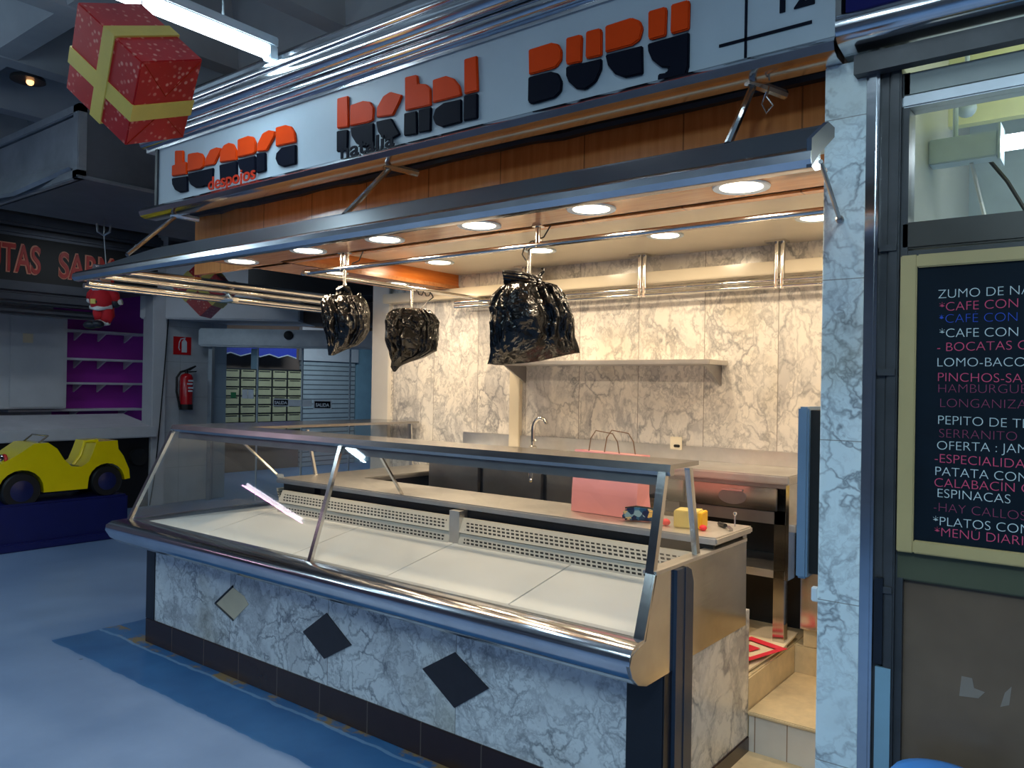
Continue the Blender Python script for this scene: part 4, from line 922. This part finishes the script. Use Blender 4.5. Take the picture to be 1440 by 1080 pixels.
MB().tube([q(.03, 2.75), o+Vector((0, 0, 2.77))], .004, 6).build('cord', 'cable_white', t)
k_ = lambda x, z: o + Rt*x + Vector((0, 0, z))
b = MB(); b.tube([k_(-.06, 2.86), k_(-.05, 2.79), k_(0, 2.76), k_(.05, 2.79), k_(.06, 2.86)], .010, 8); b.tube([k_(0, 2.76), k_(0, 4.6)], .005, 6); b.build('ceiling_hook', 'aluminium', label='metal hook on a rod from which the red suited doll hangs', cat='hook')

# ---------------------------------------------------------------- ducts and lamps up in the hall
t = thing('air_duct', 'large dark sheet-metal air duct with galvanised flanged end at upper left', 'duct', (-6.3, 3.6, 2.9))
MB().box(-7.08, -5.55, 2.40, 6.5, 2.9, 3.40).build('casing', 'duct_dark', t)
b = MB(); b.box(-7.1, -5.53, 2.36, 2.42, 2.90, 2.96).box(-7.1, -5.53, 2.36, 2.42, 3.34, 3.40).box(-5.61, -5.53, 2.36, 2.42, 2.9, 3.4).box(-7.1, -7.04, 2.36, 2.42, 2.9, 3.4); b.box(-5.55, -5.53, 2.36, 6.5, 2.9, 2.925)
b.build('flange', 'galvanised', t, bevel=.006)
MB().prism([(-5.62, 2.39, 2.98), (-5.62, 2.39, 3.33), (-7.06, 2.39, 3.33), (-7.06, 2.39, 2.98)], (0, -.01, 0)).build('end_plate', 'galvanised', t)
MB().prism([(-5.66, 2.38, 2.97), (-6.6, 2.38, 3.08), (-7.08, 2.38, 3.08), (-7.08, 2.30, 2.93), (-6.4, 2.30, 2.88)], (0, -.02, .02)).build('inspection_flap', 'galvanised', t)
t = thing('pendant_lamp', 'dark hanging disc lamp with a dim orange bulb near the ceiling', 'light', (-7.71, 2.86, 4.16))
MB().lathe([(.14, 0), (.135, .03), (.06, .07), (.02, .10)], 24, Matrix.Translation((-7.71, 2.86, 4.19))).build('shade', 'frame_dark', t, smooth=True)
MB().ball((-7.69, 2.87, 4.18), .032).build('bulb', 'bulb_orange', t, smooth='all')
MB().tube([(-7.71, 2.86, 4.28), (-7.45, 3.05, 4.48), (-7.35, 3.15, 4.6)], .022, 8).build('arm', 'frame_dark', t, smooth=True)
t = thing('louvre_light', 'long ceiling light with bright louvre cells above the red lettered sign', 'light', (-8.2, 4.2, 3.1))
MB().box(-8.35, -8.05, 3.85, 4.75, 3.16, 3.24).build('housing', 'frame_dark', t)
b = MB()
for k in range(7): b.box(-8.32, -8.08, 3.89+k*.12, 3.97+k*.12, 3.152, 3.16)
b.build('cells', 'tube_cool', t)
for y in (4.0, 4.6): MB().tube([(-8.2, y, 3.24), (-8.2, y, 4.6)], .006, 6).build('hanger', 'aluminium', t)

# ---------------------------------------------------------------- fruit stall on the left
t = thing('fruit_stall', 'closed fruit stall with grey steel bands and black red-lettered sign', 'stall', (-9.8, 3.9, 0))
MB().box(-9.52, -9.40, 1.6, 4.95, 2.60, 3.08).build('sign_panel', 'black', t)
def neon(s_, y, z, size, fit):
    words(s_, size, 'neon_edge', (-9.398, y, z), (0, 1, 0), t, 'sign_edge', extrude=.004, bold=.016, fit=fit)
    words(s_, size, 'neon_red', (-9.392, y, z), (0, 1, 0), t, 'sign_letters', extrude=.006, bold=.004, fit=fit)
neon('FRUTAS', 2.87, 2.70, .42, .76); neon('SARM', 3.83, 2.69, .40, .60)
for z0_, z1_, xo in ((3.08, 3.16, -9.36), (3.18, 3.30, -9.30), (2.47, 2.60, -9.36), (2.36, 2.46, -9.30), (2.24, 2.33, -9.40)):
    MB().box(-9.55, xo, 1.6, 5.0 if z0_ > 2.6 else 4.3, z0_, z1_).build('steel_band', 'band_grey', t, bevel=.03)
MB().box(-10.9, -9.45, 1.6, 5.0, 2.62, 3.6).build('roof_box', 'frame_dark', t)
MB().box(-10.3, -9.42, 1.6, 5.02, .86, .99).build('counter_top', 'wall_white', t, bevel=.01)
MB().prism([(-10.3, 1.6, .99), (-9.50, 1.6, .99), (-10.3, 1.6, 1.12)], (0, 3.42, 0)).build('display_slope', 'shelf_white', t)
MB().box(-10.2, -9.55, 1.6, 4.98, 0, .86).build('counter_front', 'black', t)
b = MB(); b.lathe([(.03, -.03), (.10, -.04), (.11, .0), (.10, .04), (.03, .03)], 20, Matrix.Translation((-9.5, 4.82, .62)) @ Matrix.Rotation(PI/2, 4, 'Y')); b.build('hose_reel', 'rubber', t, smooth=True)
S('wall_stall_purple', MB().box(-10.95, -10.8, 4.35, 5.62, 0, 3.4), 'purple')
S('wall_stall_left', MB().box(-10.95, -10.8, 1.5, 4.35, 0, 3.4), 'wall_white')
t = thing('white_cabinet', 'tall plain white cupboard beside the purple wall of the fruit stall', 'cabinet', (-10.55, 3.9, 1.0))
MB().box(-10.79, -10.35, 3.2, 4.34, 1.19, 2.36).build('body', 'wall_white', t, bevel=.01)
MB().box(-10.34, -10.33, 3.70, 4.30, 1.21, 2.30).build('door', 'wall_white', t, bevel=.004)
MB().box(-10.33, -10.325, 3.83, 3.94, 1.98, 2.09).build('sticker', 'card', t)
def shelf(z, label, y0=4.36, y1=5.46):
    s_ = thing('wall_shelf', label, 'shelf', (-10.65, (y0+y1)/2, z), group='white shelves on the purple wall')
    MB().box(-10.8, -10.5, y0, y1, z, z+.028).build('board', 'shelf_white', s_, bevel=.004)
    for y in (y0+.25, (y0+y1)/2, y1-.2):
        MB().prism([(-10.798, y-.01, z), (-10.56, y-.01, z), (-10.798, y-.01, z-.10)], (0, .02, 0)).build('bracket', 'shelf_white', s_)
shelf(2.16, 'topmost white shelf on the purple wall under the hanging doll')
shelf(1.80, 'second white shelf from the top on the purple wall')
shelf(1.49, 'third white shelf from the top on the purple wall')
shelf(1.15, 'lowest and longest white shelf just above the fruit stall counter', 3.75, 5.40)

# ---------------------------------------------------------------- coin operated car ride
t = thing('kiddie_ride', 'yellow toy car ride on a dark blue base near the fruit stall', 'ride', (-8.1, 3.35, 0))
MB().box(-8.42, -7.86, 2.72, 3.90, .015, .42).build('base', 'ride_blue', t, bevel=.02)
MB().box(-8.46, -7.80, 2.70, 3.94, 0, .07).build('base_foot', 'ride_blue', t, bevel=.01)
# body profile in (y, z), extruded across x
top_ = [(2.66, .64), (2.70, .74), (2.80, .80), (2.92, .87), (3.04, .955), (3.16, .96), (3.24, .90), (3.30, .80), (3.37, .725), (3.46, .715), (3.53, .76), (3.57, .86), (3.60, .95), (3.80, .955), (3.81, .87), (3.86, .80), (3.92, .66), (3.93, .57), (3.87, .56)]
def arch(c, r): return [(c[0]+r*math.cos(x), c[1]+r*math.sin(x)) for x in [PI*k/10 for k in range(11)]]
bot = arch((3.70, .56), .175) + [(3.52, .50), (3.13, .50)] + arch((2.94, .53), .19)
MB().prism([(-8.36, y, z) for y, z in top_+bot], (.46, 0, 0)).build('car_body', 'car_yellow', t, bevel=.02, smooth=True)
MB().tube([(-7.93, 3.40, .74), (-7.93, 3.46, .82), (-7.93, 3.50, .95), (-7.93, 3.62, .955)], .018, 8).build('grab_bar', 'car_yellow', t, smooth=True)
MB().tube([(-8.30, 3.10, .955), (-8.30, 3.18, 1.02), (-7.96, 3.18, 1.02), (-7.96, 3.10, .955)], .008, 8).build('windscreen_frame', 'chrome', t, smooth=True)
for (y, z, r) in ((2.94, .53, .165), (3.70, .56, .15)):
    for x, s_ in ((-7.93, 1), (-8.33, -1)):
        mx = Matrix.Translation((x, y, z)) @ Matrix.Rotation(PI/2*s_, 4, 'Y')
        wl = MB().lathe([(r*.55, -.045), (r*.92, -.045), (r, -.03), (r, .03), (r*.92, .045), (r*.6, .045)], 28, mx).build('wheel', 'rubber', t, smooth=True)
        MB().lathe([(r*.6, .03), (r*.58, .046), (r*.3, .055), (r*.1, .06)], 24, mx).build('hub', 'wheel_blue', wl, smooth=True)
for x in (-7.97, -8.27):
    hl = MB().ball((x, 2.78, .82), .05, 1, 1.15, 1).build('headlamp', 'chrome', t, smooth='all')
    MB().lathe([(.047, 0), (.052, .012), (.047, .024)], 20, Matrix.Translation((x, 2.81, .82)) @ Matrix.Rotation(-PI/2, 4, 'X')).build('lamp_collar', 'lamp_red', hl, smooth=True)
MB().lathe([(.09, 0), (.10, .01), (.09, .02)], 20, Matrix.Translation((-8.13, 3.27, .86)) @ Matrix.Rotation(-.9, 4, 'X')).build('steering_wheel', 'rubber', t, smooth=True)
MB().box(-8.33, -7.95, 3.40, 3.60, .60, .72).build('seat', 'rubber', t, bevel=.02)

# ---------------------------------------------------------------- far entrance
S('wall_entrance', MB().box(-9.72, -9.6, 5.16, 6.06, 0, 3.0), 'wall_tile')
S('wall_column', MB().box(-9.75, -9.5, 4.98, 5.16, 0, 3.4), 'wall_white', bevel=.01)
A_ = Vector((-9.408, 5.869, 0)); B_ = Vector((-7.338, 7.489, 0)); dv = (B_-A_).normalized(); nv = Vector((-dv.y, dv.x, 0))
ang = math.atan2(dv.y, dv.x)
def along(mb, s0, s1, d0, d1, z0, z1): return mb.box(s0, s1, d0, d1, z0, z1, Matrix.Translation(A_) @ Matrix.Rotation(ang, 4, 'Z'))
S('wall_bulkhead', along(MB(), -.85, 1.15, -.52, .38, 2.33, 3.05), 'wall_white', bevel=.015)
S('wall_bulkhead_dark', along(MB(), 1.15, 3.4, -.32, .38, 2.33, 2.60), 'brown_wall')
b = MB(); along(b, .7, 3.4, -1.12, -.34, 2.60, 2.89); b.build('vent_duct', 'black', label='black ventilation duct crossing behind the left canopy end', cat='duct')
t = thing('automatic_door', 'automatic glass entrance doors with grey header beam and exit notices', 'door', tuple(A_))
along(MB(), -.24, 2.9, -.20, .02, 2.01, 2.245).build('header', 'aluminium', t, bevel=.02)
mx = Matrix.Translation(A_) @ Matrix.Rotation(ang, 4, 'Z')
MB().lathe([(.06, 0), (.055, .03), (.02, .04)], 20, mx @ Matrix.Translation((.93, -.20, 2.17)) @ Matrix.Rotation(PI/2, 4, 'X')).build('sensor', 'rubber', t, smooth=True)
along(MB(), -.16, -.11, -.05, .05, 0, 2.02).build('jamb', 'aluminium', t)
for s0, s1 in ((.47, .482), (1.055, 1.073), (1.685, 1.70)): along(MB(), s0, s1, -.02, .02, 0, 2.02).build('stile', 'lamp_white', t)
for s0, s1 in ((-.11, .47), (.482, 1.055), (1.073, 1.685), (1.70, 2.85)): along(MB(), s0, s1, -.004, .004, 0, 2.01).build('glass_leaf', 'glass_door', t)
def plate(s0, s1, z0, z1, mat, nm, d=-.012): return along(MB(), s0, s1, d, d+.004, z0, z1).build(nm, mat, t)
def door_words(s_, s0, z, size, fit, mat='notice_white'):
    o_ = A_ + dv*s0 - nv*.0135 + Vector((0, 0, z)); words(s_, size, mat, o_, dv, t, 'exit_lettering', extrude=.0006, fit=fit, bold=.002)
plate(.69, .895, 1.245, 1.345, 'notice_white', 'exit_notice'); plate(.70, .885, 1.258, 1.332, 'letter_black', 'exit_plate', -.0128); door_words('SALIDA', .71, 1.275, .055, .165)
plate(.897, 1.05, 1.25, 1.335, 'notice_white', 'exit_notice'); plate(1.075, 1.20, 1.25, 1.335, 'notice_white', 'exit_notice')
plate(1.22, 1.46, 1.215, 1.335, 'notice_white', 'exit_notice'); plate(1.235, 1.445, 1.23, 1.32, 'letter_black', 'exit_plate', -.0128); door_words('SALIDA', 1.25, 1.25, .062, .18)
plate(.28, .35, 1.34, 1.46, 'notice_white', 'paper_notice'); plate(.356, .43, 1.34, 1.46, 'notice_white', 'paper_notice')
plate(.39, .475, 1.73, 2.0, 'light_blue', 'card_notice')
along(MB(), .13, .20, -.012, -.008, 1.345, 1.42).build('leaf_sticker', 'green_sticker', t, label='green sticker')
# beyond the glass
t = thing('mailbox_bank', 'wall bank of cream mailboxes behind the entrance glass', 'mailboxes', (-12, 8.3, .5))
MB().box(-12.115, -12.0, 7.05, 9.14, .52, 1.80).build('carcass', 'recess_black', t)
for i in range(5):
    for j in range(8):
        y = 7.53 + i*.322; z = 1.64 - j*.154
        d = MB().box(-12.0, -11.985, y, y+.285, z, z+.128).build('mailbox_door', 'mailbox', t, bevel=.003)
        MB().box(-11.985, -11.982, y+.03, y+.255, z+.10, z+.118).build('slot', 'mailbox_slot', d)
S('wall_outer', MB().box(-12.3, -12.12, 6.2, 13, 0, 3.2), 'brown_wall')
t = thing('awning', 'short blue awning with zigzag pale edge above the mailboxes', 'awning', (-11.9, 8.2, 2.0))
b = MB(); zig = [(7.35+.19*k, 2.0 + (.05 if k % 2 else 0)) for k in range(9)]
b.prism([(-11.85, 8.87, 2.40), (-11.85, 7.35, 2.40)] + [(-11.85, y, z) for y, z in zig], (.02, 0, 0)); b.build('cloth', 'awning_blue', t)
MB().box(-12.12, -11.83, 7.40, 7.43, 2.36, 2.39).box(-12.12, -11.83, 8.80, 8.83, 2.36, 2.39).build('arm', 'frame_dark', t)
b = MB(); b.tube([(-11.835, y, z) for y, z in zig], .012, 6); b.build('trim', 'awning_trim', t)
t = thing('roller_shutter', 'closed grey slatted roller shutter behind the entrance glass', 'shutter', (-12.05, 9.9, 0))
MB().box(-12.115, -12.06, 9.16, 10.45, 0, 1.98).build('slats', 'shutter', t)
MB().box(-12.115, -12.02, 9.14, 10.5, 1.98, 2.6).build('upper_panel', 'wall_white', t)
S('wall_outer_blue', MB().box(-12.118, -12.07, 10.5, 12, 0, 2.6), 'light_blue')
t = thing('outdoor_light', 'plain ceiling strip light in the lobby behind the entrance glass', 'light', (-10.6, 8.6, 2.9)); MB().box(-10.7, -10.5, 8.0, 9.6, 2.9, 2.95).build('housing', 'lamp_white', t); [MB().tube([(-10.6, y, 2.95), (-10.6, y, 4.6)], .008, 6).build('hanger', 'aluminium', t) for y in (8.3, 9.3)]
lamp_area('lobby_light', t, (-10.6, 8.8, 2.88), .3, 45, (.8, .92, 1), shape='RECTANGLE', size_y=1.4)
# fire point
t = thing('fire_extinguisher', 'red fire extinguisher with black hose on the white tiled wall', 'fire extinguisher', (-9.5, 5.430, 1.18))
MB().lathe([(.07, 0), (.08, .01), (.08, .40), (.065, .435), (.03, .455)], 24, Matrix.Translation((-9.5, 5.430, 1.20))).build('cylinder', 'ext_red', t, smooth=True)
MB().lathe([(.083, 0), (.083, .07)], 24, Matrix.Translation((-9.5, 5.430, 1.19))).build('base_ring', 'rubber', t)
b = MB(); b.tube([(-9.5, 5.430, 1.65), (-9.5, 5.430, 1.70)], .022, 10); b.prism([(-9.51, 5.410, 1.70), (-9.51, 5.550, 1.76), (-9.51, 5.560, 1.745), (-9.51, 5.470, 1.69)], (.02, 0, 0)); b.prism([(-9.51, 5.420, 1.68), (-9.51, 5.570, 1.69), (-9.51, 5.560, 1.675), (-9.51, 5.470, 1.665)], (.02, 0, 0)); b.build('valve', 'rubber', t)
MB().tube([(-9.5, 5.420, 1.69), (-9.5, 5.350, 1.67), (-9.5, 5.300, 1.60), (-9.5, 5.300, 1.42), (-9.49, 5.330, 1.28), (-9.49, 5.340, 1.22)], .014, 10).build('hose', 'rubber', t, smooth=True)
b = MB(); 
for z, y0, y1 in ((1.55, 5.410, 5.480), (1.51, 5.395, 5.470), (1.46, 5.410, 5.480), (1.42, 5.410, 5.470)): b.box(-9.421, -9.419, y0, y1, z, z+.022)
b.build('instruction_label', 'notice_white', t)
MB().box(-9.6, -9.57, 5.390, 5.470, 1.30, 1.56).build('bracket', 'rubber', t)
t = thing('extinguisher_sign', 'square red fire extinguisher pictogram sign on the white wall', 'sign', (-9.59, 5.430, 1.9))
MB().box(-9.6, -9.592, 5.300, 5.540, 1.895, 2.125).build('plate', 'sign_red', t)
b = MB(); b.prism([(-9.592, 5.410, 1.925), (-9.592, 5.480, 1.925), (-9.592, 5.480, 2.06), (-9.592, 5.460, 2.085), (-9.592, 5.430, 2.085), (-9.592, 5.410, 2.06)], (.003, 0, 0)); b.box(-9.592, -9.589, 5.435, 5.455, 2.085, 2.11); b.prism([(-9.592, 5.390, 2.10), (-9.592, 5.460, 2.12), (-9.592, 5.460, 2.105), (-9.592, 5.390, 2.088)], (.003, 0, 0)); b.tube([(-9.591, 5.395, 2.09), (-9.591, 5.375, 2.05), (-9.591, 5.370, 1.98), (-9.591, 5.385, 1.95)], .006, 6); b.build('pictogram', 'notice_white', t)
b = MB(); b.tube([(-9.49, 5.17, 2.33), (-9.485, 5.12, 1.6), (-9.49, 5.08, 1.0), (-9.47, 5.02, .4), (-9.45, 4.95, .02)], .008, 6); b.build('cable', 'cable_black', label='thin dark cable running down the white column by the purple wall', cat='cable')
